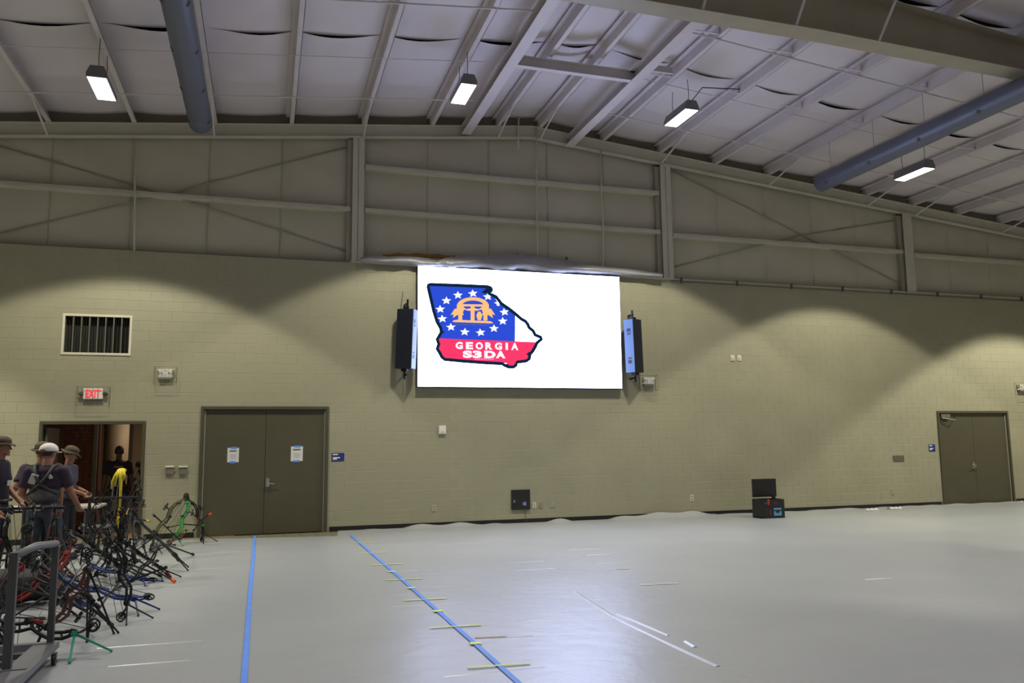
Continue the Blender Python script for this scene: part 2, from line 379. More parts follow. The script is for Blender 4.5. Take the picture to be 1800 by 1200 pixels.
for x in (-4.2, -1.17, 1.87, 4.93, 5.95, 9.07, 12.12, 15.16, 16.7, 19.7):
    MB().cyl((x+.03, -.06, Zrb(x)+.01), (x+.03, -1.25, Zpb(x)+.01), .022, n=6).build('flange_brace', PURL, ceil)
# ---- baseboard
bs = MB()
for a, b in ((XL, D1[0]-.05), (D1[1]+.05, D2[0]-.05), (D2[1]+.05, D3[0]-.05), (D3[1]+.05, XR)): bs.bb(a, b, -.008, .004, 0, .1, .003)
struct(bs.build('baseboard_back', mat('black_rubber', (0.012, 0.012, 0.013), .45)))
# ---- doors
def frame_part(parent, x0, x1, zt, w=.055):
    m = MB(); m.bb(x0, x0+w, -.03, .2, 0, zt, .004); m.bb(x1-w, x1, -.03, .2, 0, zt, .004); m.bb(x0+w, x1-w, -.03, .2, zt-w, zt, .004); return m.build('door_frame', OLIVE2, parent)
def dbl(name, D, hand=1):
    x0, x1, zt = D; t = thing(name, loc=((x0+x1)/2, 0, 0)); t['kind'] = 'structure'
    frame_part(t, x0, x1, zt); xm = (x0+x1)/2
    MB().bb(x0+.058, xm-.003, .04, .085, .01, zt-.06, .003).build('door_leaf', OLIVE, t); MB().bb(xm+.003, x1-.058, .04, .085, .01, zt-.06, .003).build('door_leaf', OLIVE, t)
    MB().bb(x0+.058, x0+.088, .02, .04, 0, zt-.08).build('seal', SEAL, t); MB().bb(x1-.088, x1-.058, .02, .04, 0, zt-.08).build('seal', SEAL, t)
    h = MB(); hx = xm+.06*hand; h.cyl((hx, .04, 1.0), (hx, -.02, 1.0), .032, n=16).tube([(hx, -.02, 1.0), (hx+.03*hand, -.03, 1.0), (hx+.13*hand, -.03, .99)], .011); h.bb(hx-.035, hx+.035, .032, .042, .93, 1.1, .004)
    h.build('door_handle', CHROME, t, smooth=False); return t, xm
door_2, xm2 = dbl('door_2', D2); door_3, xm3 = dbl('door_3', D3, -1)
m = MB(); m.bb(D3[0]+.12, D3[0]+.42, -.04, .04, 2.28, 2.37, .01); m.tube([(D3[0]+.15, -.03, 2.27), (D3[0]+.5, -.1, 2.22), (D3[0]+.62, .03, 2.30)], .011); m.build('door_closer', CHROME, door_3)
t = thing('door_1', loc=(-3.1, 0, 0)); t['kind'] = 'structure'; frame_part(t, *D1)
lf = MB(); lf.box((D1[0]+.1, .55, 1.08), (.045, .9, 2.1), None, .003); lf.build('door_leaf', mat('grey_leaf', (.10, .095, .08), .5), t)
MB().cyl((D1[0]+.12, .9, 1.0), (D1[0]+.2, .9, 1.0), .02).build('door_handle', CHROME, t)
# ---- corridor behind the opening
cor = MB(); cor.bb(-6.5, -.5, 4.0, 4.2, 0, 3.0); struct(cor.build('wall_corridor', TAN))
struct(MB().bb(-6.7, -6.5, .2, 4.2, 0, 3).build('wall_corridor_left', TAN)); struct(MB().bb(-.5, -.3, .2, 4.2, 0, 3).build('wall_corridor_right', TAN))
struct(MB().bb(-6.7, -.3, .2, 4.2, 2.8, 2.95).build('ceiling_corridor', TAN))
struct(MB().bb(-6.5, -.5, .02, 4.0, -.011, 0).build('floor_corridor', mat('corridor_floor', (0.34, 0.25, 0.15), .4, var=.1)))
def cx(px, Y): return atY(px, 850, Y).x
bx0, bx1 = cx(107, 1.6), cx(160, 1.6)
pl = thing('trim_2', loc=(0, 1.6, 0)); pl['kind'] = 'structure'
MB().bb(bx0, bx1, 1.62, 2.0, 0, 2.8).build('pier_core', mat('brick_mortar', (.05, .03, .025), .8), pl)
bm_ = MB()
for r in range(37):
    x = bx0-(.1 if r % 2 else 0); 
    while x < bx1:
        a, b = max(x+.004, bx0), min(x+.2-.004, bx1); x += .205
        if b-a > .02: bm_.bb(a, b, 1.6, 1.63, r*.075+.004, r*.075+.071)
o = bm_.build('bricks', BRICK, pl); o['kind'] = 'stuff'
MB().bb(cx(161, 1.55), cx(168, 1.55), 1.5, 1.6, 0, 2.8, .005).build('steel_post', mat('corridor_post', (.16, .15, .12), .5), pl)
MB().bb(cx(169, 1.6), cx(172, 1.6), 1.58, 1.7, 0, 2.8).build('red_edge', mat('red_edge', (.16, .04, .03), .6), pl)
xa, xb = cx(174, 2.2), cx(219, 2.2); MB().cyl(((xa+xb)/2, 2.5, 0), ((xa+xb)/2, 2.5, 2.8), (xb-xa)/2, n=32).build('round_pier', mat('pier_plaster', (.50, .38, .24), .6), pl, smooth=True)
MB().bb(cx(219, 3.9), cx(229, 3.9), 3.9, 4.0, 0, 2.3).build('dark_doorway', DARK, pl)
cl = bpy.data.lights.new('corridor_light', 'AREA'); cl.energy = 21; cl.color = (1, .83, .66); cl.size = 1.2
co = bpy.data.objects.new('corridor_light', cl); scn.collection.objects.link(co); co.location = (-1.7, 2.0, 2.75)
# ================================================================ LED SCREEN
SY = -.14
def S(px, py, d=0.0): return atY(px, py, SY-d)
c0, c1, c2, c3 = S(735, 467), S(1089, 487), S(1093, 682.5), S(735, 679)
x0, x1, z1, z0 = c0.x, (c1.x+c2.x)/2, (c0.z+c1.z)/2, (c3.z+c2.z)/2
sc = thing('led_screen', 'large glowing white video screen showing a state-shaped archery logo, mounted on the back wall', 'screen', ((x0+x1)/2, 0, z0))
MB().bb(x0-.015, x1+.015, SY+.004, 0, z0-.02, z1+.015, .006).build('housing', BLK, sc)
MB().bb(x0, x1, SY, SY+.004, z0, z1).build('display', emis('screen_white', (0.60, 0.69, 1.12), SCREEN_E), sc)
def Q(x, y, d): return S(730+x/6.667, 480+y/6.667, d)
BLUE = emis('screen_blue', (0.027, 0.078, 0.68), 1.0); RED = emis('screen_red', (0.98, 0.045, 0.15), 1.0)
LINE = emis('screen_navy', (0.006, 0.02, 0.05), 1.0); SWH = emis('screen_star', (0.9, 0.95, 1.1), 1.1); GLD = emis('screen_gold', (1.0, 0.56, 0.22), 1.0)
lg = MB().prism([Q(x, y, .003) for x, y in [(165, 150), (520, 152), (850, 170), (860, 215), (850, 245), (920, 270), (970, 345), (1090, 430), (1172, 500), (1168, 806), (262, 772), (300, 690), (285, 640), (250, 560)]], (0, .002, 0)).build('blue_field', BLUE, sc)
MB().prism([Q(x, y, .0032) for x, y in [(262, 762), (1170, 798), (1430, 808), (1390, 875), (1355, 930), (1325, 960), (1325, 1015), (1185, 1038), (1165, 1095), (1095, 1095), (1075, 1055), (340, 1005), (290, 940), (258, 880), (280, 830)]], (0, .002, 0)).build('red_field', RED, sc)
OUT = [(150, 160), (153, 138), (180, 131), (520, 143), (850, 158), (885, 172), (895, 195), (880, 218), (862, 235), (900, 255), (945, 275), (985, 325), (1010, 355), (1110, 425), (1190, 490), (1240, 535), (1290, 562), (1320, 600), (1332, 635), (1380, 675), (1405, 722), (1470, 750), (1482, 770), (1430, 812), (1405, 865), (1375, 915), (1345, 950), (1335, 1005), (1300, 1028), (1195, 1042), (1178, 1080), (1150, 1100), (1090, 1098), (1040, 1075), (1020, 1060), (800, 1048), (560, 1030), (345, 1010), (310, 980), (285, 930), (256, 885), (275, 830), (256, 775), (280, 735), (305, 690), (298, 645), (255, 570), (215, 440), (180, 290)]
ol = MB(); P = [V((x, y, 0)) for x, y in OUT]; n = len(P); L = []; Rr = []
for i in range(n):
    tt = (P[(i+1) % n]-P[i-1]).normalized(); nn = V((-tt.y, tt.x, 0)); wq = 19
    L.append(P[i]+nn*wq); Rr.append(P[i]-nn*wq)
for i in range(n):
    j = (i+1) % n; ol.prism([Q(p.x, p.y, .005) for p in (L[i], L[j], Rr[j], Rr[i])], (0, .002, 0))
for p in ([(775, 228), (800, 205), (850, 165), (885, 190), (880, 235), (830, 238)], [(280, 650), (345, 690), (290, 720)], [(1030, 1060), (1085, 1060), (1105, 1095), (1050, 1090)], [(1300, 950), (1340, 915), (1340, 975)]): ol.prism([Q(x, y, .0052) for x, y in p], (0, .002, 0))
ol.build('state_outline', LINE, sc)
for (x, y) in [(675, 238), (500, 258), (365, 322), (292, 422), (317, 535), (418, 632), (580, 688), (765, 695), (922, 648), (1025, 562), (1045, 455), (850, 275)]:
    pts = []; a0 = -pi/2+random.uniform(-.15, .15)
    for k in range(10):
        rr = 60 if k % 2 == 0 else 27; pts.append(Q(x+rr*cos(a0+k*pi/5), y+rr*.82*sin(a0+k*pi/5), .004))
    MB().prism(pts, (0, .001, 0)).build('star', SWH, sc)
MB().prism([Q(x, y, .004) for x, y in [(920, 345), (960, 335), (990, 365), (985, 385), (955, 380), (950, 358)]], (0, .001, 0)).build('star', SWH, sc)
em = MB()
def qp(pl, d=.0045): em.prism([Q(x, y, d) for x, y in pl], (0, .001, 0))
a1 = [(675+190*cos(a*pi/16), 390-110*sin(a*pi/16)) for a in range(17)]; a2 = [(675+122*cos(a*pi/16), 372-52*sin(a*pi/16)) for a in range(16, -1, -1)]; qp(a1+a2)
qp([(500, 362), (850, 366), (850, 392), (500, 388)]); qp([(440, 555), (480, 545), (880, 562), (912, 578), (905, 588), (440, 572)])
for x in (527, 672, 822): qp([(x-22, 385), (x+22, 385), (x+24, 555), (x-24, 555)])
for x in (527, 822): qp([(x-38, 385), (x+38, 385), (x+45, 425), (x+30, 460), (x+42, 490), (x-42, 490), (x-30, 460), (x-45, 425)], .0048)
qp([(735, 450), (765, 450), (785, 495), (770, 550), (732, 550), (715, 495)], .0048)
qp([(560, 395), (600, 420), (672, 405), (745, 420), (790, 392), (780, 425), (720, 440), (620, 440), (570, 425)], .005)
for s_ in (-1, 1):
    c = 675; f = lambda x: c+s_*x
    qp([(f(170), 400), (f(225), 435), (f(262), 490), (f(225), 482), (f(235), 525), (f(190), 495), (f(165), 470)], .0046); qp([(f(170), 420), (f(215), 415), (f(225), 440), (f(180), 450)], .005)
em.build('arch_emblem', GLD, sc)
def stext(b, xa, xb, ya, yb_, m, nm, d=.0055, sl=.0, bold=0.0):
    a = Q(xa, (ya+yb_)/2, d); c = Q(xb, (ya+yb_)/2+sl*(xb-xa), d); u = Q((xa+xb)/2, ya, d); l = Q((xa+xb)/2, yb_, d)
    return text_mesh(b, .2, .0005, nm, m, sc, ((a.x+c.x)/2, a.y, (a.z+c.z)/2), w=c.x-a.x, h=(u.z-l.z), off=0, bold=bold)
mo = stext('IN GOD WE TRUST', 470, 865, 592, 610, mat('screen_brown', (.05, .05, .05), .5, emit=(.10, .10, .12), es=1), 'motto'); mo['kind'] = 'stuff'
for i, ch in enumerate('GEORGIA'):
    x = (515, 635, 750, 862, 975, 1072, 1165)[i]; hw = 14 if ch == 'I' else 42; yy = 847+(x-515)*.018
    o = stext(ch, x-hw, x+hw, yy-42, yy+42, SWH, 'letter', bold=.010)
    p = Q(x, yy, .0056)
for i, ch in enumerate('S3DA'):
    x = (612, 725, 875, 1000)[i]; hw = (50, 50, 62, 52)[i]; yy = 950+(x-612)*.012
    stext(ch, x-hw-4, x+hw+4, yy-44, yy+42, SWH, 'letter', bold=.012)
for i in range(9): MB().prism([Q(x, y, .0055) for x, y in [(695+i*26, 998), (713+i*26, 998), (713+i*26, 1013), (695+i*26, 1013)]], (0, .001, 0)).build('small_letter', emis('screen_pink', (1, .35, .75), 1.0), sc)
# ---- torn liner and exposed wool over the screen
tl = thing('torn_liner', 'crumpled silver-grey liner sheet sagging over the top edge of the screen', 'insulation', atY(900, 470, -.1))
top = [(634, 452), (660, 449), (690, 449), (720, 450), (748, 452), (768, 457), (785, 452), (805, 450), (850, 450), (890, 446), (910, 447), (950, 451), (1000, 459), (1060, 468), (1120, 474), (1165, 480)]
bot = [(634, 462), (660, 464), (690, 466), (720, 468), (748, 470), (768, 471), (785, 472), (805, 473), (850, 475), (890, 477), (910, 478), (950, 480), (1000, 482), (1060, 485), (1120, 487), (1165, 489)]
def lerp(L, u):
    q = u*(len(L)-1); i = min(int(q), len(L)-2); f = q-i; return (L[i][0]+(L[i+1][0]-L[i][0])*f, L[i][1]+(L[i+1][1]-L[i][1])*f)
def f(u, v):
    a = lerp(top, u); b = lerp(bot, u); py = a[1]+(b[1]-a[1])*v
    y = -.05-.16*sin(pi*min(1, v*.9+.05))-.02*sin(u*37+v*5)-.012*sin(u*91)
    return atY(a[0], py, y)
MB().grid(f, 90, 10).build('liner_sheet', mat('silver_liner', (0.33, 0.325, 0.34), .4, .15, var=.08, bump=.5, bscale=12), tl, smooth=True)
def f2(u, v):
    x = 672+u*(800-672); return atY(x, 447.0+2.5*u+v*7-2.5*sin(pi*u)+.8*sin(u*23), -.04-.05*sin(pi*v))
MB().grid(f2, 40, 5).build('exposed_wool', GOLDW, tl, smooth=True)
for px, py, r in ((909, 446, .018), (996, 454, .035)): MB().ell(atY(px, py, -.03), r).build('plug', DARK, tl)
MB().tube([atY(x, y, -.06) for x, y in [(1000, 478), (1080, 483), (1168, 490)]], .025, 8).build('pipe', STEEL, tl, smooth=True)
# ================================================================ SPEAKERS
SPB = mat('speaker_black', (0.012, 0.015, 0.028), .4); SPF = mat('speaker_face_lit', (0.10, 0.17, 0.33), .4)  # face blue has the screen's light put into its colour
def speaker(px, py0, py1, sgn, lab):
    a = atY(px, py0, -.25); b = atY(px, py1, -.25); h = a.z-b.z; c = (a+b)/2
    t = thing('line_speaker', lab, 'speaker', (c.x, -.05, b.z), group=None)
    R = Matrix.Rotation(sgn*math.radians(58), 3, 'Z')   # face normal (-Y) turned towards the screen centre-front
    R2 = Matrix.Rotation(math.radians(2.2)*1, 3, 'X')
    R = R @ R2
    W, Dp = .25, .36
    def P(x, y, z): return c+R@V((x, y, z))
    m = MB(); ns = 4
    m.box(c, (W, Dp, h), R, .008); m.build('cabinet', SPB, t)
    m = MB(); m.box(P(0, -Dp/2-.006, 0), (W-.01, .012, h-.01), R, .003); m.build('face_panel', SPF, t)
    for zz in (.28, -.28):
        k = 1 if zz > 0 else -1
        MB().box(P(0, -Dp/2-.013, zz*h+.02*k), (.09, .01, .075), R).build('horn_slot', SPB, t); MB().box(P(0, -Dp/2-.013, zz*h-.065*k), (.09, .01, .03), R).build('horn_slot', SPB, t)
    for k in (1, -1):
        br = MB(); br.cyl(P(0, 0, k*h/2), P(0, 0, k*(h/2+.22)), .022, n=8); br.box(P(0, .0, k*(h/2+.03)), (.12, .12, .05), R); br.bb(c.x-.02, c.x+.02, c.y, 0, c.z+k*(h/2+.12)-.02, c.z+k*(h/2+.12)+.02)
        br.build('bracket', BLKM, t)
    return t
speaker(714, 544, 648, 1, 'black column speaker with a pale-lit face on the left side of the screen')
speaker(1114, 562, 655, -1, 'black column speaker with a blue-lit face on the right side of the screen')
MB_w = MB().tube([atY(708, 512, -.02), atY(706, 530, -.02), atY(704, 548, -.02)], .006).build('speaker_cable', BLK); tag(MB_w, 'thin dark cable on the wall above the left speaker', 'cable')
# ================================================================ WALL FITTINGS
vx0, vx1, vz0, vz1 = VT
t = thing('return_air_grille', 'large cream-framed air grille with dark vertical bars on the wall above the exit sign', 'vent', ((vx0+vx1)/2, 0, vz0))
m = MB(); w_ = .045; m.bb(vx0, vx1, -.02, .0, vz0, vz0+w_, .003).bb(vx0, vx1, -.02, 0, vz1-w_, vz1, .003).bb(vx0, vx0+w_, -.02, 0, vz0+w_, vz1-w_, .003).bb(vx1-w_, vx1, -.02, 0, vz0+w_, vz1-w_, .003); m.build('grille_frame', CREAM, t)
MB().bb(vx0+.04, vx1-.04, .15, .17, vz0+.04, vz1-.04).build('grille_back', mat('grille_dark', (.016, .015, .012), .7), t)
for k in range(1, 8):
    x = vx0+.045+(vx1-vx0-.09)*k/8; MB().bb(x-.012, x+.012, -.008, .03, vz0+.045, vz1-.045).build('grille_bar', mat('grille_bar', (.13, .12, .09), .5), t)
for k in range(24):
    x = vx0+.06+(vx1-vx0-.12)*k/23; MB().box((x, .04, (vz0+vz1)/2), (.003, .03, vz1-vz0-.09), Matrix.Rotation(.5, 3, 'Z')).build('grille_blade', mat('grille_blade', (.014, .013, .011), .6), t)
def guard(t, cx_, z0_, z1_, hw, dep):
    g = MB(); r = .004
    for z in (z0_, z1_): g.tube([(cx_-hw, 0, z), (cx_-hw, -dep, z), (cx_+hw, -dep, z), (cx_+hw, 0, z)], r, 5)
    for k in range(7):
        x = cx_-hw+2*hw*k/6; g.cyl((x, -dep, z0_), (x, -dep, z1_), r*.7, n=5)
    for s_ in (-1, 1): g.cyl((cx_+s_*hw, -.003, z0_), (cx_+s_*hw, -.003, z1_), r, n=5)
    g.build('wire_guard', WIRE, t)
# exit sign
e = atY(164, 692, -.06); t = thing('exit_sign', 'lit red and white exit sign in a wire guard over the open doorway', 'sign', (e.x, 0, e.z-.1))
MB().bb(e.x-.17, e.x+.17, -.09, 0, e.z-.10, e.z+.10, .012).build('housing', WHT, t); MB().bb(e.x-.15, e.x+.15, -.05, 0, e.z-.14, e.z-.1, .008).build('base', mat('dim_plastic', (.2, .19, .16), .5), t)
text_mesh('EXIT', .2, .002, 'lettering', emis('exit_red', (1.0, .08, .10), .9), t, (e.x, -.093, e.z+.0), w=.26, h=.155, bold=.008)
for s_ in (-1, 1): MB().cyl((e.x+s_*.18, -.05, e.z), (e.x+s_*.24, -.08, e.z-.01), .045, .03, 12).build('lamp_head', mat('dark_head', (.05, .05, .045), .4), t)
guard(t, e.x, e.z-.22, e.z+.13, .28, .14)
def emlight(px, py, lab):
    e = atY(px, py, -.06); t = thing('emergency_light', lab, 'light fixture', (e.x, 0, e.z-.1))
    m = MB(); m.prism([(e.x-.15, -.11, e.z+.09), (e.x+.15, -.11, e.z+.09), (e.x+.10, -.1, e.z), (e.x+.14, -.08, e.z-.06), (e.x-.14, -.08, e.z-.06), (e.x-.10, -.1, e.z)], (0, .1, 0)); m.build('housing', WHT, t)
    MB().bb(e.x-.12, e.x+.12, -.09, 0, e.z-.11, e.z-.06, .01).build('base', mat('dim_plastic', (.2, .19, .16), .5), t)
    for s_ in (-1, 1): MB().ell((e.x+s_*.07, -.11, e.z+.04), (.028, .02, .025)).build('lamp_lens', mat('lens', (.8, .8, .78), .15), t)
    guard(t, e.x, e.z-.2, e.z+.13, .2, .16)
emlight(291, 657, 'white emergency light in a wire guard to the right of the air grille')
emlight(1140, 670, 'white emergency light in a wire guard below the right speaker')
emlight(1797, 681, 'white emergency light in a wire guard above the right-hand door')
# plates
def plate(px, py, w_, h_, name, lab, cat, m, group=None, dep=.012, kind='outlet'):
    p = atY(px, py); t = thing(name, lab, cat, (p.x, 0, p.z-h_/2), group)
    MB().bb(p.x-w_/2, p.x+w_/2, -dep, 0, p.z-h_/2, p.z+h_/2, min(.004, dep/3)).build('cover_plate', m, t)
    if kind == 'outlet':
        for s_ in (-1, 1): MB().bb(p.x-w_*.25, p.x+w_*.25, -dep-.003, -dep, p.z+s_*h_*.22-h_*.13, p.z+s_*h_*.22+h_*.13, .001).build('receptacle', mat('socket', (.35, .33, .27), .5), t)
    elif kind == 'box':
        MB().bb(p.x-w_/2-.005, p.x+w_/2+.005, -dep-.02, 0, p.z+h_/2-.02, p.z+h_/2+.005, .003).build('top_lip', WHT, t)
    elif kind == 'strobe':
        MB().bb(p.x-.03, p.x+.03, -dep-.025, -dep, p.z-.05, p.z+.0, .008).build('strobe_lens', mat('lens', (.8, .8, .78), .15), t)
    elif kind == 'round':
        MB().cyl((p.x, -dep, p.z), (p.x, -dep-.02, p.z), w_*.3, n=14).build('cover', m, t)
    return t
GP = mat('grey_plate', (.30, .28, .23), .35, .5)
plate(298.5, 826, .15, .15, 'wall_box', 'left of two small metal wall boxes between the open doorway and the double door', 'wall box', GP, dep=.05, kind='box')
plate(322, 826, .15, .15, 'wall_box', 'right of two small metal wall boxes between the open doorway and the double door', 'wall box', GP, dep=.05, kind='box')
plate(777, 755, .15, .18, 'alarm_strobe', 'small white alarm strobe on the wall below the left of the screen', 'alarm', WHT, dep=.05, kind='strobe')
plate(763, 893, .09, .13, 'wall_outlet', 'pale outlet low on the wall below the alarm strobe', 'outlet', mat('beige_plate', (.5, .46, .34), .4))
plate(939, 888, .08, .13, 'wall_outlet', 'cream outlet just right of the black wall box', 'outlet', CREAM)
plate(951, 888, .08, .13, 'wall_outlet', 'brown-grey outlet second to the right of the black wall box', 'outlet', mat('brown_plate', (.26, .23, .17), .4))
plate(971, 887, .11, .11, 'wall_outlet', 'square grey outlet furthest right of the black wall box', 'outlet', mat('grey2_plate', (.40, .38, .33), .4))
plate(1216, 875, .09, .15, 'wall_outlet', 'cream outlet low on the wall midway between the screen and the black case', 'outlet', CREAM)
plate(1569, 864, .10, .16, 'wall_outlet', 'dull outlet low on the wall left of the right-hand door', 'outlet', mat('beige2_plate', (.38, .36, .28), .4))
plate(1579, 805, .34, .14, 'wall_panel', 'small grey-green rectangular panel on the wall left of the right-hand door', 'panel', mat('green_grey', (.12, .115, .08), .5), dep=.02, kind='none')
plate(1287, 629, .11, .14, 'speaker_jack', 'left of two small cream round-faced fittings high on the wall right of the screen', 'wall fitting', CREAM, dep=.02, kind='round')
plate(1299, 629, .11, .14, 'speaker_jack', 'right of two small cream round-faced fittings high on the wall right of the screen', 'wall fitting', CREAM, dep=.02, kind='round')
# black box with two small lights, cable
p0, p1 = atY(899, 861, -.03), atY(932, 895, -.03); t = thing('wall_connection_box', 'black square connection box low on the wall beneath the screen', 'box', ((p0.x+p1.x)/2, 0, p1.z))
MB().bb(p0.x, p1.x, -.04, 0, p1.z, p0.z, .006).build('cover', BLK, t)
p = atY(904, 881, -.045); MB().bb(p.x-.025, p.x+.025, -.048, -.04, p.z-.03, p.z+.03, .004).build('latch', GREYL, t)
p = atY(922, 885, -.045); MB().bb(p.x-.05, p.x-.005, -.047, -.04, p.z-.035, p.z+.03, .003).build('port', GREYL, t); MB().bb(p.x-.004, p.x+.035, -.048, -.04, p.z-.04, p.z+.04).build('blue_port', emis('blue_led', (.25, .22, .62), .7), t)
o = MB().tube([atY(922, 896, -.012), atY(924, 905, -.01), atY(925, 919, -.01)], .006).build('power_cable', mat('olive_cable', (.13, .12, .07), .5)); tag(o, 'thin cable running down from the black connection box to the floor', 'cable')
# signs and notices
def sign(px0, py0, px1, py1, lab, ic=False):
    a, b = atY(px0, py0), atY(px1, py1); t = thing('door_sign', lab, 'sign', ((a.x+b.x)/2, 0, b.z))
    MB().bb(a.x, b.x, -.01, 0, b.z, a.z, .003).build('sign_plate', NAVY, t); w_ = b.x-a.x; h_ = a.z-b.z
    for (u0, u1, v) in ((.08, .5, .82), (.1, .66, .42), (.1, .42, .26)): MB().bb(a.x+w_*u0, a.x+w_*u1, -.013, -.01, b.z+h_*v-.012, b.z+h_*v+.012).build('raised_lettering', WHT, t)
sign(583, 796, 605, 810, 'dark blue room sign on the wall to the right of the large double door')
sign(1632, 781, 1644, 793, 'small dark blue room sign to the left of the right-hand door')
def notice(px0, py0, px1, py1, lab):
    Y = .035; a, b = atY(px0, py0, Y), atY(px1, py1, Y); t = thing('paper_notice', lab, 'notice', ((a.x+b.x)/2, Y, b.z)); w_ = b.x-a.x; h_ = a.z-b.z
    MB().bb(a.x, b.x, .0345, .0385, b.z, a.z).build('sheet', PAPER, t)
    MB().bb(a.x+w_*.28, b.x-w_*.2, .0325, .0345, a.z-.02, a.z+.02).build('tape', BTAPE, t); MB().bb(a.x+w_*.22, b.x-w_*.28, .0325, .0345, b.z-.02, b.z+.02).build('tape', BTAPE, t)
    for k in range(7): x = a.x+w_*(.18+.09*k); MB().bb(x, x+w_*.07, .0335, .0345, a.z-h_*.27, a.z-h_*.17).build('heading_letter', INK, t)
    for k in range(4): MB().bb(a.x+w_*(.2+.03*k), b.x-w_*(.2+.03*k), .0335, .0345, b.z+h_*(.5-.085*k), b.z+h_*(.53-.085*k)).build('printed_line', GINK, t)
notice(400, 787, 419.5, 812, 'white paper notice taped to the left leaf of the large double door')
notice(511.5, 784.5, 532, 810, 'white paper notice taped to the right leaf of the large double door')
# ================================================================ LAMPS and DUCTS
names = {0: 'bright linear high-bay lamp hanging furthest left, beside the left air duct', 1: 'bright high-bay lamp hanging just left of the ridge girders', 2: 'bright high-bay lamp hanging just right of the ridge girders, above the screen', 3: 'bright high-bay lamp hanging far right below the right air duct'}
LENS = emis('lamp_lens', (1.0, 0.97, 0.88), 5.0)
for i, (x, y, z) in enumerate(LAMPS[:4]):
    t = thing('high_bay_lamp', names[i], 'lamp', (x, y, z), 'high-bay lamps in view')
    hw, hl = .15, .44
    m = MB(); body = [(-hw, z), (hw, z), (hw, z+.07), (hw*.65, z+.19), (-hw*.65, z+.19), (-hw, z+.07)]
    m.prism([(x+a, y-hl, b) for a, b in body], (0, 2*hl, 0)); m.build('housing', mat('lamp_grey', (.17, .17, .175), .45, .2), t)
    LM = MB(); LM.bb(x-hw+.015, x+hw-.015, y-hl+.015, y+hl-.015, z-.012, z-.002); LM.build('lamp_diffuser', LENS, t)
    for s_ in (-1, 1): MB().tube([(x, y+s_*.3, z+.18), (x, y+s_*.33, z+.4), (x, y+s_*.3, Zpb(x))], .006, 5).build('hanging_wire', BLK, t)
    if i == 2: MB().tube([(x, y-.3, z+.14), (x+.3, y-.35, Zpb(x)-.15), (x+1.2, y-.3, Zpb(x)-.05)], .01, 6).build('power_cord', BLK, t)
for i, (x, ye, z, lab) in enumerate(((-1.255, -1.95, 7.6, 'blue-grey round fabric air duct hanging at the left of the ceiling'), (12.1, -2.05, 7.6, 'blue-grey round fabric air duct running diagonally at the right of the ceiling'))):
    t = thing('air_duct', lab, 'duct', (x, ye, z)); R_ = .2; y2 = -25.5
    m = MB(); nseg = 40
    ys = [ye-(ye-y2)*k/nseg for k in range(nseg+1)]
    m.tube([V((x, ye+.05, z)), V((x, ye+.03, z))]+[V((x, q, z)) for q in ys], [.10, .17]+[R_+(.006 if k % 5 == 0 else 0) for k in range(nseg+1)], 28)
    m.build('duct_sleeve', DUCTM, t, smooth=True)
    q = ye-.35
    while q > -9:
        for s_ in (-1, 1):
            a = math.radians(35); dx = s_*cos(a)*R_; dz = -sin(a)*R_
            nn = V((dx, 0, dz)).normalized(); MB().cyl(V((x, q, z))+nn*(R_-.01), V((x, q, z))+nn*(R_+.012), .038, n=14).build('air_outlet', DARK, t)
        MB().cyl((x, q, z+R_), (x, q, Zpb(x)), .005, n=5).build('hanger_wire', mat('brace_rod', (.3, .27, .22), .5), t)
        q -= 1.35
# ================================================================ FLOOR SHEET, TAPES
SHEET = mat('grey_vinyl_sheet', (0.375, 0.392, 0.41), 0.34, var=0.05, scale=.7, bump=.4, bscale=3.5, stretch=(1, 1.3, 1), spec=.65)
sh = thing('floor_sheet', 'grey plastic protective sheet covering the whole hall floor', 'floor covering', (5, -10, 0))
def edgeY(x):
    if x < -2.2: return -.10
    if x < 1.42: return -.36-.52*max(0, min(1, (x+1.2)/2.7))
    return -.03
from mathutils import noise
def sf(x, y):
    d = edgeY(x)-y
    z = .004+.006*max(0, noise.noise(V((x*.7, y*2.3, 0))))
    if x > 1.44 and d < .55:
        b = max(0, noise.noise(V((x*1.5+3, 1.7, 0)))+.18)
        z += (.15*b*(1 if x < 10.2 else .25)+.012)*max(0, 1-d/.22)**1.3 + .015*b*max(0, sin(d*12))
    return z
m = MB(); xs_ = [XL+.05+(XR-XL-.1)*i/420 for i in range(421)]
vv = [0, .03, .06, .1, .15, .2, .27, .35, .45, .6, .8, 1.1]+[1.5+.45*k for k in range(53)]
rows = []
for x in xs_:
    e_ = edgeY(x); rows.append([m.b.verts.new((x, max(YB+.05, e_-v), sf(x, e_-v))) for v in vv])
for i in range(len(xs_)-1):
    for j in range(len(vv)-1):
        if abs(rows[i][j].co.y-rows[i+1][j].co.y) < 1.0 or j > 0: m.b.faces.new((rows[i][j], rows[i+1][j], rows[i+1][j+1], rows[i][j+1]))
so = m.build('sheet', SHEET, sh, smooth=True)
def ridge(pts, r, hgt, m_=SHEET, name='crease'):
    mb = MB(); n = len(pts)
    for (a, b) in zip(pts[:-1], pts[1:]):
        a = V((a.x, a.y, .004)); b = V((b.x, b.y, .004)); d = (b-a).normalized(); nn = V((-d.y, d.x, 0))*r
        mb.prism([a-nn, a+V((0, 0, hgt)), a+nn], b-a)
    return mb.build(name, m_, sh)
CR = mat('crease_highlight', (0.50, 0.515, 0.54), .3)  # paler than the sheet: glossy highlight put into the crease colour
px_cr = [[(1010, 1040), (1040, 1060), (1075, 1083)], [(1205, 1128), (1222, 1138)], [(1075, 1083), (1110, 1101), (1160, 1125), (1210, 1148), (1262, 1172)], [(1085, 1080), (1120, 1094), (1175, 1118)]]
for p_ in px_cr: ridge([atZ(*q) for q in p_], .028, .010, CR)
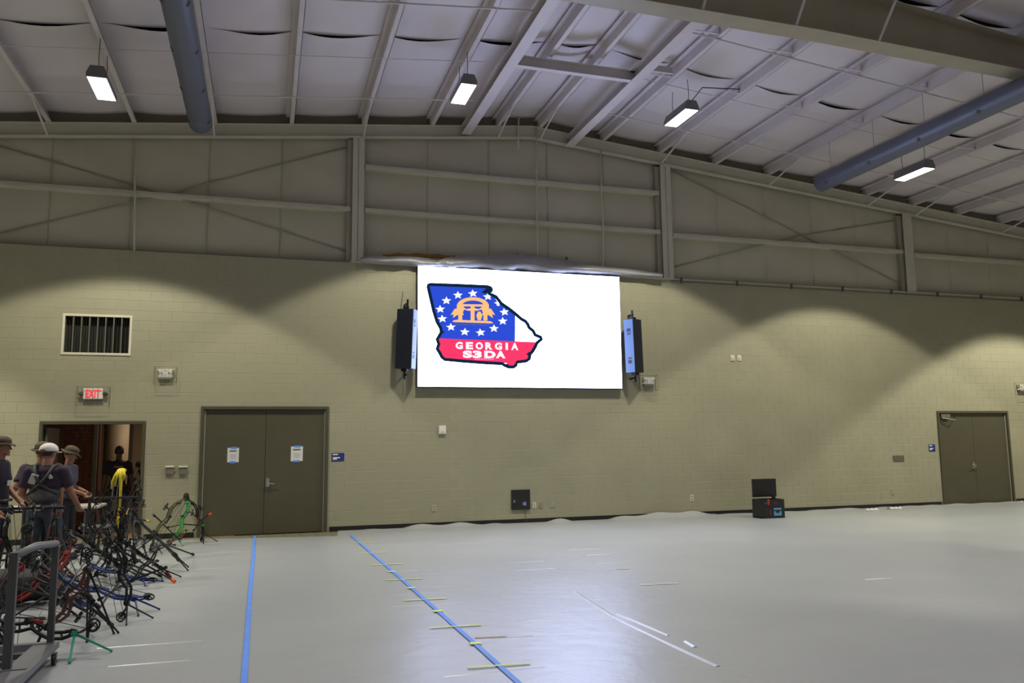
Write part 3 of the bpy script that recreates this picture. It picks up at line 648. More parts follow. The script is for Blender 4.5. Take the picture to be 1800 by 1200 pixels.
streaks = [(770, 957, 860), (885, 990, 965), (905, 1003, 985), (950, 1020, 1010), (700, 1004, 735), (705, 1012, 775), (715, 1018, 755), (740, 1033, 800), (690, 1046, 780), (1000, 967, 1060), (1030, 976, 1080), (1050, 990, 1110), (1000, 1031, 1060), (690, 1067, 870), (860, 1124, 945), (300, 975, 470), (170, 1140, 350), (190, 1172, 330), (1560, 955, 1700), (1200, 975, 1220), (1520, 1019, 1580), (780, 1190, 980), (250, 950, 300), (340, 955, 400), (320, 985, 410), (320, 1002, 405)]
for (xa, ya, xb) in streaks:
    A = atZ(xa, ya); B = V((A.x+(atZ(xb, ya).x-A.x), A.y-.02, 0)); ridge([A, (A+B)/2, B], .014, .004, SHEET)
def strip(p, w_, name, m_, lab, cat, group=None, z=.0125):
    mb = MB()
    for a, b in zip(p[:-1], p[1:]):
        d = (b-a); nn = V((-d.y, d.x, 0)).normalized()*w_/2; k = max(1, int(d.length/.4))
        mb.prism([V((q.x, q.y, z)) for q in (a-nn, a+nn, b+nn, b-nn)], (0, 0, .0015))
    o = mb.build(name, m_); tag(o, lab, cat, group); return o
strip([atZ(448, 943), atZ(445, 980), atZ(439, 1050), atZ(433, 1140), V((-.09, -12.5, 0))], .047, 'floor_tape', BTAPE, 'long blue tape line on the floor running from the large double door', 'tape')
strip([atZ(616, 941), atZ(680, 996), atZ(766, 1072), atZ(835, 1133), V((1.87, -12.5, 0))], .047, 'floor_tape', BTAPE, 'long blue floor tape line right of the double door, crossed by yellow marks', 'tape')
ys_d = [-2.15, -3.56, -4.88, -6.25, -7.66, -9.08, -10.53]
ORD = ['farthest yellow tape dash', 'second-farthest yellow tape dash', 'third-farthest yellow tape dash', 'middle yellow tape dash', 'third-nearest yellow tape dash', 'second-nearest yellow tape dash', 'nearest yellow tape dash']
for k, y in enumerate(ys_d):
    strip([V((1.50+.015*k, y+.02, .002)), V((1.95+.025*k, y-.02, .002))], .032, 'tape_mark', YTAPE, ORD[k]+' crossing the right-hand blue tape line', 'tape', 'yellow dashes across the blue line', z=.0145)
for k, (px, py) in enumerate([(689, 1006), (723, 1035), (770, 1076), (836, 1133)]):
    a = atZ(px, py); strip([a+V((-.05, 0, .003)), a+V((.05, 0, .003))], .08, 'tape_dot', YTAPE, ('farthest', 'second-farthest', 'second-nearest', 'nearest')[k]+' small yellow tape square on the right-hand blue line', 'tape', 'yellow squares on the blue line', z=.0165)
for pp, mm, lab in (([(1082, 1001), (1106, 1001)], OTAPE, 'short tan tape strip on the floor, farther of the two tan strips'), ([(834, 1122), (890, 1119)], OTAPE, 'short tan tape strip on the floor right of the blue line, nearer of the two'), ([(1125, 1029), (1148, 1028.5)], WTAPE, 'cream tape strip on the floor, left of an end-to-end pair'), ([(1154, 1027.5), (1191, 1026)], WTAPE, 'cream tape strip on the floor, right of an end-to-end pair')):
    strip([atZ(*q) for q in pp], .03, 'floor_tape', mm, lab, 'tape')
# scraps of sheet on the right by wall
for k, (px, py) in enumerate(((1532, 897), (1572, 894.5), (1795, 882))):
    a = atZ(px, py); m = MB(); ph = k*2.1
    m.grid(lambda u, v: (a.x+(u-.5)*.36, a.y+(v-.5)*.16, .014+.05*abs(sin(u*9+ph))*(1-abs(2*v-1))), 12, 4)
    o = m.build('plastic_scrap', mat('scrap_white', (.7, .7, .7), .3)); tag(o, ('crumpled white plastic scrap on the floor left of the right-hand door', 'second crumpled plastic scrap on the floor nearer the right-hand door', 'crumpled plastic scrap on the floor right of the right-hand door')[k], 'scrap')
# ================================================================ OPEN CASE
p = atZ(1361, 911); cx_, cy_ = p.x, -1.0
t = thing('open_flight_case', 'open black hard case covered in stickers with its lid up, standing against the wall', 'case', (cx_, cy_, .006))
z0_ = .006; hw = .29
m = MB(); m.bb(cx_-hw, cx_+hw, cy_-.2, cy_-.18, z0_, .42, .008).bb(cx_-hw, cx_+hw, cy_+.18, cy_+.2, z0_, .42, .008).bb(cx_-hw, cx_-hw+.02, cy_-.18, cy_+.18, z0_, .42).bb(cx_+hw-.02, cx_+hw, cy_-.18, cy_+.18, z0_, .42).bb(cx_-hw, cx_+hw, cy_-.18, cy_+.18, z0_, .03); m.build('case_body', BLK, t)
lx = cx_+.07; m = MB(); m.bb(lx-.31, lx+.31, cy_+.2, cy_+.26, .45, .86, .01); m.bb(lx+.18, lx+.24, cy_+.15, cy_+.22, .36, .48); m.build('case_lid', BLK, t)
m = MB(); m.tube([(lx+.22, cy_+.19, .40), (lx+.26, cy_+.2, .25), (lx+.27, cy_+.21, .1)], .012); m.build('lid_stay', GREYL, t)
m = MB(); m.bb(cx_+.0, cx_+.2, cy_-.206, cy_-.2, .06, .12, .001).bb(cx_+.0, cx_+.05, cy_-.206, cy_-.2, .12, .16).bb(cx_+.15, cx_+.2, cy_-.206, cy_-.2, .12, .16).bb(cx_+.0, cx_+.2, cy_-.206, cy_-.2, .19, .23); m.build('sticker', mat('cyan_sticker', (.10, .32, .55), .5), t)
m = MB(); m.bb(cx_-.12, cx_-.07, cy_-.206, cy_-.2, .08, .2).bb(cx_+.0, cx_+.1, cy_-.206, cy_-.2, .31, .36); m.build('sticker', mat('maroon_sticker', (.13, .015, .03), .5), t)
m = MB(); m.bb(cx_-.23, cx_-.17, cy_-.206, cy_-.2, .32, .36); m.build('sticker', mat('teal_sticker', (.03, .10, .2), .5), t)
m = MB(); m.bb(cx_-.16, cx_-.11, cy_-.215, cy_-.2, .30, .43, .004); m.build('red_strap', mat('red_strap', (.45, .03, .01), .6), t)
#INSERT
# ================================================================ BOWS ON STANDS
COLR = {'black': (0.009, 0.009, 0.011), 'blue': (0.012, 0.03, 0.16), 'red': (0.22, 0.012, 0.012), 'green': (0.02, 0.22, 0.04), 'teal': (0.01, 0.27, 0.15), 'camo': (0.10, 0.10, 0.045),
        'brown': (0.10, 0.03, 0.02), 'orange': (0.80, 0.10, 0.01), 'white': (0.6, 0.6, 0.58), 'gold': (0.45, 0.3, 0.08), 'grey': (0.16, 0.16, 0.17), 'purple': (0.07, 0.03, 0.12)}
def CM(n): return mat('bow_'+n, COLR[n], 0.48, 0.0, spec=.3)
STRM = mat('bow_string', (0.05, 0.05, 0.05), .6); STRW = mat('bow_string_pale', (0.45, 0.45, 0.46), .6)
def bow(px, py, A, F, label, riser='black', limb='black', cam_='black', strings=None, stab=.7, side=.28, leg=None, legd=.3, accent=None, gz=.32, Y=None, lift=0.0, size=1.0, scope='black', tip=None):
    g = atZ(px, py, gz) if Y is None else atY(px, py, Y)
    A = V(A).normalized(); F = V(F)
    if tip:
        tw = atZ(tip[0], tip[1], .02); F = tw-g; stab = F.length/size-.05; F.normalize(); A = (A-F*A.dot(F)).normalized()
    F = (F-A*F.dot(A)).normalized(); X = F.cross(A)
    Rm = Matrix((X, F, A)).transposed()
    t = thing('compound_bow', label, 'bow', (0, 0, 0), 'compound bows resting on their stands', world=False)
    lo = [9.0]
    def bd(m, nm, mt, par=t, smooth=False):
        o = m.build(nm, mt, par, smooth, off=0)
        lo[0] = min(lo[0], min((Rm@v.co).z*size for v in o.data.vertices)); return o
    S_ = size
    # riser: front and rear rails joined by struts
    fr_ = [(-.34, .035), (-.28, .075), (-.18, .10), (-.08, .075), (0, .045), (.08, .085), (.18, .11), (.28, .08), (.34, .035)]
    re_ = [(-.34, -.005), (-.27, .025), (-.18, .045), (-.08, .01), (0, -.01), (.08, .02), (.18, .05), (.27, .03), (.34, -.005)]
    m = MB(); m.tube([(0, y, z) for z, y in fr_], .016, 6).tube([(0, y, z) for z, y in re_], .016, 6)
    for i in range(1, 8): m.cyl((0, fr_[i][1], fr_[i][0]), (0, re_[i][1], re_[i][0]+.03), .009, n=5)
    for s in (-1, 1): m.box((0, .015, s*.345), (.055, .06, .05), None, .005)
    bd(m, 'riser', CM(riser))
    bd(MB().box((0, -.015, -.02), (.026, .035, .11), None, .008), 'grip', CM(accent or 'black'))
    for s in (-1, 1):
        for x in (-.017, .017):
            m = MB(); P = [(x, .03, s*.335), (x, .0, s*.40), (x, -.045, s*.45), (x, -.075, s*.475)]
            for a, b in zip(P[:-1], P[1:]):
                a = V(a); b = V(b); d = b-a; n_ = V((1, 0, 0)).cross(d).normalized()*.004; w_ = V((.008, 0, 0))
                m.prism([a-w_-n_, a+w_-n_, a+w_+n_, a-w_+n_], d)
            bd(m, 'limb', CM(limb))
        c = V((0, -.075, s*.48)); m = MB(); m.ring(c, (1, 0, 0), .052, .009, 18, 6); m.ring(c+V((.014, .01, 0)), (1, 0, 0), .032, .007, 14, 5)
        for k in range(4): a = k*pi/2+.4; m.cyl(c, c+V((0, cos(a), sin(a)))*.045, .005, n=5)
        m.cyl(c-V((.025, 0, 0)), c+V((.025, 0, 0)), .009, n=8); bd(m, 'cam_wheel', CM(cam_))
    sm = strings or STRM
    bd(MB().cyl((0, -.122, -.475), (0, -.122, .475), .0035, n=5), 'bowstring', sm)
    for x in (.012, -.008): bd(MB().tube([(x, -.04, -.47), (x+.02, -.05, 0), (x, -.04, .47)], .003, 4), 'bow_cable', sm)
    m = MB(); m.cyl((0, .09, -.1), (0, stab, -.1), .0125, n=8); bd(m, 'stabilizer', CM('black'))
    bd(MB().cyl((0, stab-.01, -.1), (0, stab+.05, -.1), .021, n=10), 'stabilizer_weight', CM(accent or 'black'))
    if side:
        bd(MB().cyl((0, .04, -.11), (-.1, -side, -.15), .009, n=7), 'side_bar', CM('black')); bd(MB().cyl((-.1, -side, -.15), (-.115, -side-.06, -.155), .02, n=10), 'side_weight', CM('black'))
    m = MB(); m.box((.02, .14, .14), (.015, .17, .02), None, .003); m.box((.02, .20, .14), (.02, .03, .13), None, .003); bd(m, 'sight_bar', CM('black'))
    bd(MB().ring((-.02, .215, .12), (0, 1, 0), .026, .006, 14, 5), 'scope', CM(scope))
    bd(MB().box((.0, .0, .06), (.05, .06, .03), None, .004), 'arrow_rest', CM('black'))
    g.z = 0; root_z = None
    base = V((0, .02, -.36)); Rt = Rm.transposed(); legs = []
    H_ = -lo[0]+lift
    if H_ < .16: H_ = .16
    wa = Rm@(base*S_)+V((0, 0, H_))
    out = V((F.x, F.y, 0)); out = (out.normalized() if out.length > .05 else V((1, 0, 0)))
    if leg:
        per = V((-out.y, out.x, 0))
        ad = V((-A.x, -A.y, 0)); ad = ad.normalized() if ad.length > .05 else out
        bd_ = (out*.5+ad).normalized(); per = V((-bd_.y, bd_.x, 0))
        for s in (-1, 1):
            ft = V((wa.x, wa.y, .012))+bd_*legd*.6+per*s*legd*.55
            fl_ = Rt@((ft-V((0, 0, H_)))/S_)
            m = MB(); m.cyl(base, fl_, .011, .009, 7); m.ell(fl_, .0125, None, 8, 6); m.build('stand_leg', CM(leg), t, off=0)
        MB().box(base, (.06, .045, .045), None, .006).build('stand_clamp', CM(leg), t, off=0)
    t.matrix_world = Matrix.Translation((g.x, g.y, H_+.006)) @ Rm.to_4x4() @ Matrix.Scale(S_, 4)
    return t
# far group by the doors
bow(318, 925, (.25, .35, .9), (.75, -.6, -.35), 'black bow with bright green riser and stand nearest the large double door', riser='green', leg='green', accent='green', stab=.5, size=.92)
bow(346, 922, (-.35, .3, .85), (.6, -.55, .1), 'black bow with an orange grip against the left jamb of the large double door', leg='black', accent='orange', stab=.35, size=.85)
bow(294, 930, (.5, .3, .8), (-.5, -.7, .3), 'camouflage-limbed bow arching beside the green bow', limb='camo', riser='camo', leg='black', stab=.3)
bow(262, 905, (.1, .35, .93), (.6, -.7, -.1), 'thin grey bow with pale strings against the wall left of the green bow', strings=STRW, cam_='grey', leg='black', stab=.25, riser='grey', size=.95)
bow(276, 955, (-.6, .2, .55), (.78, -.55, -.2), 'black bow with the farthest long stabilizer pointing at the door', leg='black', tip=(332, 975), gz=.38)
bow(300, 958, (.6, .5, .35), (.3, -.8, -.2), 'small brown bow lying low under the farthest stabilizer', riser='brown', limb='gold', leg='black', stab=.25, size=.7, gz=.1)
# centre cluster
bow(236, 905, (.15, .2, .97), (.8, -.55, -.15), 'tall dark bow standing right of the yellow cloth', leg='black', stab=.6, lift=.28, size=1.1, scope='red')
bow(222, 900, (-.2, .1, .97), (.9, -.4, -.1), 'dark bow directly behind the yellow cloth post', leg='black', stab=.5, lift=.2, size=1.1, accent='gold')
bow(190, 918, (.1, -.1, .97), (-.8, -.5, -.2), 'black bow left of the yellow cloth post with chrome-pale strings', strings=STRW, leg='black', stab=.4, lift=.15, size=1.05)
bow(172, 960, (-.25, .2, .9), (-.85, -.5, -.1), 'dark bow with its stabilizer pointing left in front of the folding chair', leg='black', stab=.7)
bow(208, 968, (-.5, -.1, .8), (.8, -.58, -.28), 'black bow with orange accents and a long stabilizer', leg='black', accent='orange', tip=(305, 1024), gz=.38, strings=STRW)
bow(232, 965, (-.2, .3, .9), (.85, -.5, -.2), 'black bow with a white-tipped short twin stabilizer right of the orange bow', leg='black', accent='white', tip=(286, 999), gz=.36)
bow(250, 975, (-.7, .2, .5), (.7, -.65, -.3), 'dark bow with red cam low in the middle of the cluster', leg='black', cam_='red', riser='black', stab=.6, size=.9)
bow(168, 990, (-.7, .1, .55), (.7, -.7, -.1), 'black bow with white string lying under the orange bow', leg='black', strings=STRW, stab=.35, gz=.2)
bow(208, 1000, (-.93, .1, .3), (.4, -.8, -.3), 'navy bow lying low with a blue stand flag', riser='blue', leg='blue', limb='black', stab=.3, gz=.2, size=.9)
bow(190, 975, (.2, .3, .9), (.8, -.5, -.1), 'black bow with a second long stabilizer lying parallel to the orange bow', leg='black', tip=(290, 1012), gz=.36)
bow(150, 965, (.6, .2, .7), (-.8, -.5, -.1), 'dark bow left of the orange bow with its stabilizer across the sheet', leg='black', tip=(122, 978), gz=.32)
bow(226, 930, (.3, .2, .9), (.8, -.5, -.1), 'dense black bow directly under the yellow cloth', leg='black', accent='gold', stab=.4, lift=.1, size=1.1)
bow(248, 1012, (.4, .3, .5), (.8, -.5, -.1), 'bow whose pale spoked cam wheel stands alone on the sheet', riser='black', cam_='grey', stab=.2, side=0, size=.7, gz=.15)
# blue and black foreground bows
bow(178, 1036, (-.95, .05, .30), (.35, -.80, -.45), 'blue bow with blue stand legs and a black stabilizer', riser='blue', limb='blue', leg='blue', stab=.55, gz=.26)
bow(210, 1040, (-.25, .35, .85), (.95, -.25, .02), 'black bow with its stabilizer held level over the blue legs', riser='black', leg='black', stab=.5, gz=.28, size=.85)
bow(140, 1052, (-.75, .2, .55), (.55, -.75, -.55), 'navy and black bow with a stabilizer slanting down to the sheet', riser='blue', limb='black', leg='black', tip=(193, 1097), gz=.3)
bow(118, 1075, (-.85, .3, .35), (.55, -.70, -.5), 'dark brown bow with pale strings and a large black cam', riser='brown', limb='black', leg='black', strings=STRW, tip=(165, 1112), gz=.22)
bow(70, 1018, (.62, .35, .62), (.6, -.6, -.6), 'red bow slanting up to the right behind the cart posts', riser='red', limb='red', leg='black', stab=.5, gz=.3)
bow(95, 1045, (-.6, .5, .5), (-.8, -.4, -.4), 'black bow between the two cart posts, below the red bow', leg='black', accent='red', stab=.5, gz=.2)
bow(58, 1112, (-.94, .2, .22), (.25, -.35, -.85), 'black bow with maroon grip and green stand legs, nearest the camera', riser='black', limb='black', leg='teal', accent='red', stab=.22, side=.16, gz=.2, legd=.36)
bow(14, 1085, (-.1, .5, .8), (-.6, -.7, -.3), 'black bow with orange and red fittings at the left edge, behind the cart', riser='black', limb='orange', cam_='red', leg='black', accent='red', stab=.4, gz=.3, size=.8)
bow(16, 1030, (.3, .3, .8), (.9, -.2, -.3), 'black bow with red accents at the left edge beyond the cart', leg='red', accent='red', stab=.5, gz=.35)
bow(110, 985, (-.4, .2, .85), (-.8, -.5, -.3), 'dark red bow standing just right of the red ball tip', riser='brown', leg='black', cam_='red', stab=.6, gz=.35)
# ---- bow racks
def rack(name, P0, P1, H_, label, hooks=4):
    P0 = V(P0); P1 = V(P1); c = (P0+P1)/2; t = thing(name, label, 'rack', (c.x, c.y, .006)); d = (P1-P0).normalized(); n_ = V((-d.y, d.x, 0))
    for P in (P0, P1):
        for s in (-1, 1): MB().cyl((P.x+n_.x*s*.3, P.y+n_.y*s*.3, .02), (P.x, P.y, H_), .014, n=8).build('leg', BLKM, t)
    MB().cyl((P0.x-d.x*.1, P0.y-d.y*.1, H_), (P1.x+d.x*.1, P1.y+d.y*.1, H_), .018, n=8).build('top_rail', BLKM, t)
    a = P0+(n_*-.16); b = P1+(n_*-.16); MB().cyl((a.x, a.y, H_*.5), (b.x, b.y, H_*.5), .013, n=8).build('lower_rail', BLKM, t)
    for k in range(hooks):
        q = P0.lerp(P1, (k+.5)/hooks); MB().tube([(q.x, q.y, H_+.015), (q.x-n_.x*.1, q.y-n_.y*.1, H_-.02), (q.x-n_.x*.14, q.y-n_.y*.14, H_+.05)], .007, 6).build('hook', BLKM, t)
    return t
RX0, RX1 = atY(-60, 886, -5.55).x, atY(100, 886, -5.55).x
rack('bow_rack', (RX0, -5.5, 0), (RX1, -5.6, 0), 1.03, 'black tube bow rack at the left in front of the person in the white cap')
rack('bow_rack', (-2.55, -3.0, 0), (-1.95, -3.05, 0), .98, 'black tube bow rack in the middle of the bow cluster beside the yellow cloth')
for k, (px, py) in enumerate(((22, 905), (55, 915), (85, 905))):
    bow(px, py, (.15*(k-1), .1, .97), (-.3+.4*k, -.9, .1), ('black bow against the left rack, nearest the picture edge', 'black bow with a pale string against the middle of the left rack', 'black bow with grey fittings against the right end of the left rack')[k], Y=-5.85, lift=.02, strings=[STRM, STRW, STRM][k], stab=.3, side=.2, accent=('red', 'black', 'grey')[k], scope='red')
# yellow cloth on a post
p = atY(214, 828, -2.9); t = thing('marker_post', 'thin dark post rising from the bow cluster under a yellow cloth', 'post', (p.x, p.y, .006))
MB().cyl((p.x, p.y, .01), (p.x, p.y, p.z), .016, n=8).build('post', BLKM, t); MB().cyl((p.x, p.y, .006), (p.x, p.y, .03), .13, n=20).build('foot_plate', BLKM, t)
m = MB(); YL = mat('yellow_cloth', (0.62, 0.52, 0.03), .8, var=.15, scale=15)
m.ell((p.x, p.y, p.z+.01), (.07, .05, .04))
for k, (dx, ln, w_) in enumerate(((-.085, .27, .022), (-.05, .22, .022), (.0, .30, .026), (.06, .14, .022), (.01, .62, .022))):
    m.tube([(p.x+dx*.4, p.y-.04, p.z+.02), (p.x+dx*.9, p.y-.075, p.z-.06), (p.x+dx*(1.35 if k < 2 else .8), p.y-.07, p.z-ln*.6), (p.x+dx*(1.5 if k < 2 else .5), p.y-.06, p.z-ln)], [w_, w_, w_*.9, w_*.5], 8)
m.tube([(p.x+.01, p.y-.055, p.z-.55), (p.x-.01, p.y-.07, p.z-.75), (p.x-.02, p.y-.06, p.z-.98)], [.022, .018, .014], 6)
tag(m.build('yellow_cloth', YL, smooth=True), 'bright yellow cloth draped over the thin post in the bow cluster', 'cloth')
# ---- folding table, chair, bag, cart
t = thing('folding_table', 'folding table with an off-white top in front of the open doorway', 'table', (-3.55, -.85, .006))
MB().bb(-4.5, -2.72, -1.25, -.5, .70, .745, .008).build('table_top', mat('table_white', (.50, .47, .45), .5), t); MB().bb(-4.45, -2.78, -1.2, -.55, .66, .70).build('apron', BLKM, t)
for x in (-4.3, -2.95):
    for y in (-1.15, -.6): MB().cyl((x, y, .01), (x, y, .67), .014, n=8).build('leg', GREYL, t)
    MB().cyl((x, -1.15, .2), (x, -.6, .2), .011, n=8).build('stretcher', GREYL, t)
t = thing('folding_chair', 'black folding chair with a grey seat in front of the white-topped table', 'chair', (-2.6, -1.9, .006))
MB().box((-2.65, -1.9, .45), (.42, .40, .035), None, .01).build('seat', mat('grey_seat', (.17, .17, .18), .35), t)
MB().box((-2.40, -1.9, .78), (.025, .38, .18), Matrix.Rotation(.12, 3, 'Y'), .008).build('backrest', BLK, t)
for y in (-2.09, -1.71):
    MB().tube([(-2.92, y, .015), (-2.65, y, .44), (-2.39, y, .88)], .013, 8).build('leg', BLKM, t); MB().tube([(-2.30, y, .015), (-2.60, y, .40), (-2.82, y, .45)], .013, 8).build('leg', BLKM, t)
MB().ell((-2.87, -1.72, .47), .02).build('hinge_cap', CHROME, t)
# cart
t = thing('steel_cart', 'grey steel tube cart on small wheels in the left foreground', 'cart', (-2.3, -9.4, .006))
px1, px2, yn, yf = -1.775, -1.67, -9.93, -9.12
MB().bb(px1-.03, px1+.03, yn-.02, yn+.03, .15, 1.0, .004).build('post', GREYT, t); MB().bb(px2-.025, px2+.025, yf-.025, yf+.025, .15, .97, .004).build('post', GREYT, t)
MB().tube([(px1, yn, .97), (px1+.02, -9.4, .985), (px2, yf, .965), (px2, yf+.03, .93)], .03, 12).build('top_rail', GREYL, t, smooth=True)
MB().bb(px1-.02, px2+.06, yn-.5, yf+.05, .10, .15, .004).build('side_rail', GREYL, t)
for y, z, h_ in ((yf, .10, .06), (-9.36, .09, .05), (-9.6, .09, .05), (yn, .10, .06)): MB().bb(-3.3, px2+.03, y-.03, y+.03, z, z+h_, .004).build('cross_rail', GREYL if z > .095 else GREYT, t)
for x in (-3.25,): 
    for y in (yn, yf): MB().bb(x-.025, x+.025, y-.025, y+.025, .15, 1.0, .004).build('post', GREYT, t)
    MB().bb(x-.03, x+.03, yn-.1, yf+.05, .1, .15, .004).build('side_rail', GREYL, t)
for x, y in ((-1.60, -9.28), (-3.2, -9.1), (-1.70, -10.2), (-3.2, -10.1)):
    wv = thing('wheel_holder', None, None, (x, y, .0)); bpy.data.objects.remove(wv)
    w_ = MB().cyl((x-.014, y, .052), (x+.014, y, .052), .045, n=20); w_.build('wheel', BLK, t)
    MB().bb(x-.022, x-.016, y-.02, y+.02, .05, .105).bb(x+.016, x+.022, y-.02, y+.02, .05, .105).bb(x-.022, x+.022, y-.02, y+.02, .1, .107).build('caster_fork', CHROME, t)
m = MB(); m.ell((-2.55, -8.55, .22), (.5, .24, .20)).ell((-2.2, -8.5, .2), (.28, .2, .17)); b_ = m.build('equipment_bag', mat('bag_black', (.018, .018, .022), .7, var=.3, bump=.6, bscale=8), smooth=True)
mb_ = b_.modifiers.new('r', 'REMESH'); mb_.mode = 'VOXEL'; mb_.voxel_size = .03
for v in b_.data.vertices: v.co.z = max(v.co.z, .012)
b_.location = V((atY(38, 960, -6.3).x+2.45, -6.3+8.5, 0))
tag(b_, 'slumped black equipment bag on the floor beneath the left bow rack', 'bag')
# ================================================================ PEOPLE
SKIN = mat('skin', (0.30, 0.135, 0.082), .55, var=.06, scale=8); SKIND = mat('skin_dark', (0.10, 0.05, 0.03), .5)
def solid(m, name, mt, parent, vox, it=3, M=None):
    me = m.mesh(name, mt, True)
    o = bpy.data.objects.new(name+'_src', me); scn.collection.objects.link(o)
    r = o.modifiers.new('r', 'REMESH'); r.mode = 'VOXEL'; r.voxel_size = vox; r.use_smooth_shade = True
    s = o.modifiers.new('s', 'SMOOTH'); s.iterations = it; s.factor = .5
    bpy.context.view_layer.update()
    out = bpy.data.meshes.new_from_object(o.evaluated_get(DG())); bpy.data.objects.remove(o)
    out.materials.clear(); out.materials.append(mt)
    for p in out.polygons: p.use_smooth = True
    q = bpy.data.objects.new(name, out); scn.collection.objects.link(q); q.parent = parent; return q
def person(loc, head_h, face, label, shirt, pants, hat=None, shirt2=None, skin=SKIN, hairc=(.02, .013, .01), Lh=None, Rh=None, headtilt=0, headturn=0, vest=False, stance=.11, sleeve=.6, patch=None, wd=1.0):
    """local: faces +Y, +X to the figure's right hand; 1.78 m tall, scaled to head_h"""
    s = head_h/1.78; t = thing('person', label, 'person', (0, 0, 0), None, world=False)
    Lh = Lh or (-.26, .12, .86); Rh = Rh or (.26, .12, .86)
    def elbow(sh, h):
        sh = V(sh); h = V(h); d = h-sh; L1, L2 = .29, .27; D = min(d.length, .555); h = sh+d.normalized()*D
        a = (L1*L1-L2*L2+D*D)/(2*D); k = sqrt(max(0, L1*L1-a*a)); side_ = V((sh.x*1.2, -.5, -.55)); side_ = (side_-d.normalized()*side_.dot(d.normalized())).normalized()
        return sh+d.normalized()*a+side_*k, h
    SL, SR = V((-.185, -.01, 1.43)), V((.185, -.01, 1.43)); EL, HL = elbow(SL, Lh); ER, HR = elbow(SR, Rh)
    HT = Matrix.Rotation(headturn, 3, 'Z') @ Matrix.Rotation(headtilt, 3, 'X'); HC = V((0, .02, 1.66)); hp = lambda x, y, z: HC+HT@V((x, y, z))
    m = MB()
    m.ell((0, 0, .97), (.155, .105, .12)); m.cap((0, 0, 1.0), .115, (0, -.01, 1.16), .11); m.ell((0, 0, 1.30), (.165, .11, .19)); m.ell((0, -.01, 1.42), (.17, .085, .07))
    m.cap((0, -.01, 1.42), .065, (0, .01, 1.58), .056)
    m.ell(hp(0, 0, .02), (.076, .095, .105), HT); m.ell(hp(0, .03, -.06), (.055, .06, .05), HT)
    m.cap(hp(0, .085, .005), .010, hp(0, .108, -.025), .015); m.ell(hp(0, .09, -.062), (.024, .012, .008), HT); m.ell(hp(0, .08, -.095), (.025, .02, .016), HT)
    for q in (-1, 1): m.ell(hp(q*.078, -.005, -.005), (.01, .018, .032), HT)
    for (S0, E, H_, q) in ((SL, EL, HL, -1), (SR, ER, HR, 1)):
        m.cap(S0, .056, E, .043); m.cap(E, .042, H_, .029)
        d = (H_-E).normalized(); pd = (d+V((0, .2, -.35))).normalized(); sd = pd.cross(V((0, 1, .2))).normalized(); fw = sd.cross(pd).normalized()
        if fw.y < 0: fw = -fw
        pc = H_+pd*.055; m.cap(H_+pd*.01, .027, pc, .03)
        for k in range(4):
            o = sd*(.0225*(k-1.5)); a = pc+pd*.03+o; b = a+pd*(.035, .04, .038, .03)[k]+fw*.008; c = b+pd*.018+fw*.022
            m.cap(a, .0115, b, .0105, 8).cap(b, .0105, c, .009, 8)
        th = pc+sd*(.034 if (sd.x*q) < 0 else -.034)-pd*.01; m.cap(th, .013, th+pd*.03+fw*.02+(sd*.012 if (sd.x*q) < 0 else sd*-.012), .011, 8).cap(th+pd*.03+fw*.02, .011, th+pd*.05+fw*.03, .009, 8)
    K = [];
    for q in (-1, 1):
        h0, k0, a0 = V((q*.09, 0, .92)), V((q*stance, .02, .50)), V((q*(stance+.01), -.02, .10)); K.append((h0, k0, a0, q)); m.cap(h0, .09, k0, .058); m.cap(k0, .057, a0, .04); m.cap(a0-V((0, 0, .045)), .04, a0+V((q*.02, .13, -.06)), .032)
    solid(m, 'body', skin, t, .0085, 2)
    m = MB()   # shirt
    m.ell((0, 0, .98), (.172, .122, .09)); m.cap((0, 0, 1.0), .135, (0, -.005, 1.18), .130); m.ell((0, 0, 1.29), (.185, .13, .20)); m.ell((0, -.01, 1.425), (.185, .10, .072)); m.cap((0, -.01, 1.44), .075, (0, 0, 1.485), .066)
    for (S0, E) in ((SL, EL), (SR, ER)): m.cap(S0, .072, S0.lerp(E, sleeve), .066); m.cyl(S0.lerp(E, sleeve*.6), S0.lerp(E, sleeve+.12), .066, .073, 16)
    solid(m, 'shirt', shirt, t, .012, 3)
    m = MB()   # trousers
    m.ell((0, 0, .93), (.168, .122, .10))
    for h0, k0, a0, q in K: m.cap(h0, .105, k0, .076); m.cap(k0, .076, a0+V((0, 0, .03)), .062); m.cyl(a0+V((0, 0, .1)), a0-V((0, 0, .04)), .064, .068, 16)
    solid(m, 'trousers', pants, t, .013, 3)
    MB().ring((0, 0, .985), (0, 0, 1), .158, .018, 24, 6).build('belt', BLK, t, off=0)
    for h0, k0, a0, q in K:
        m = MB(); m.ell(a0+V((q*.012, .06, -.055)), (.052, .14, .052)); m.cap(a0-V((0, .0, .02)), .05, a0+V((0, -.02, -.05)), .05)
        sh_ = solid(m, 'shoe', mat('shoe_tan', (.22, .15, .09), .6) if hat == 'boonie2' else mat('shoe_dark', (.03, .03, .03), .6), t, .011, 1)
        for v in sh_.data.vertices: v.co.z = max(v.co.z, .0)
    # hair and face
    m = MB(); m.ell(hp(0, -.012, .035), (.084, .098, .098), HT); ho = m.build('hair', mat('hair_%d' % int(hairc[0]*1000), hairc, .7, var=.2, scale=30), t, True, off=0)
    bm2 = bmesh.new(); bm2.from_mesh(ho.data); iv = HT.transposed()
    bmesh.ops.delete(bm2, geom=[v for v in bm2.verts if (iv@(v.co-HC)).y > .045 and (iv@(v.co-HC)).z < .06 or (iv@(v.co-HC)).z < -.045], context='VERTS'); bm2.to_mesh(ho.data); bm2.free()
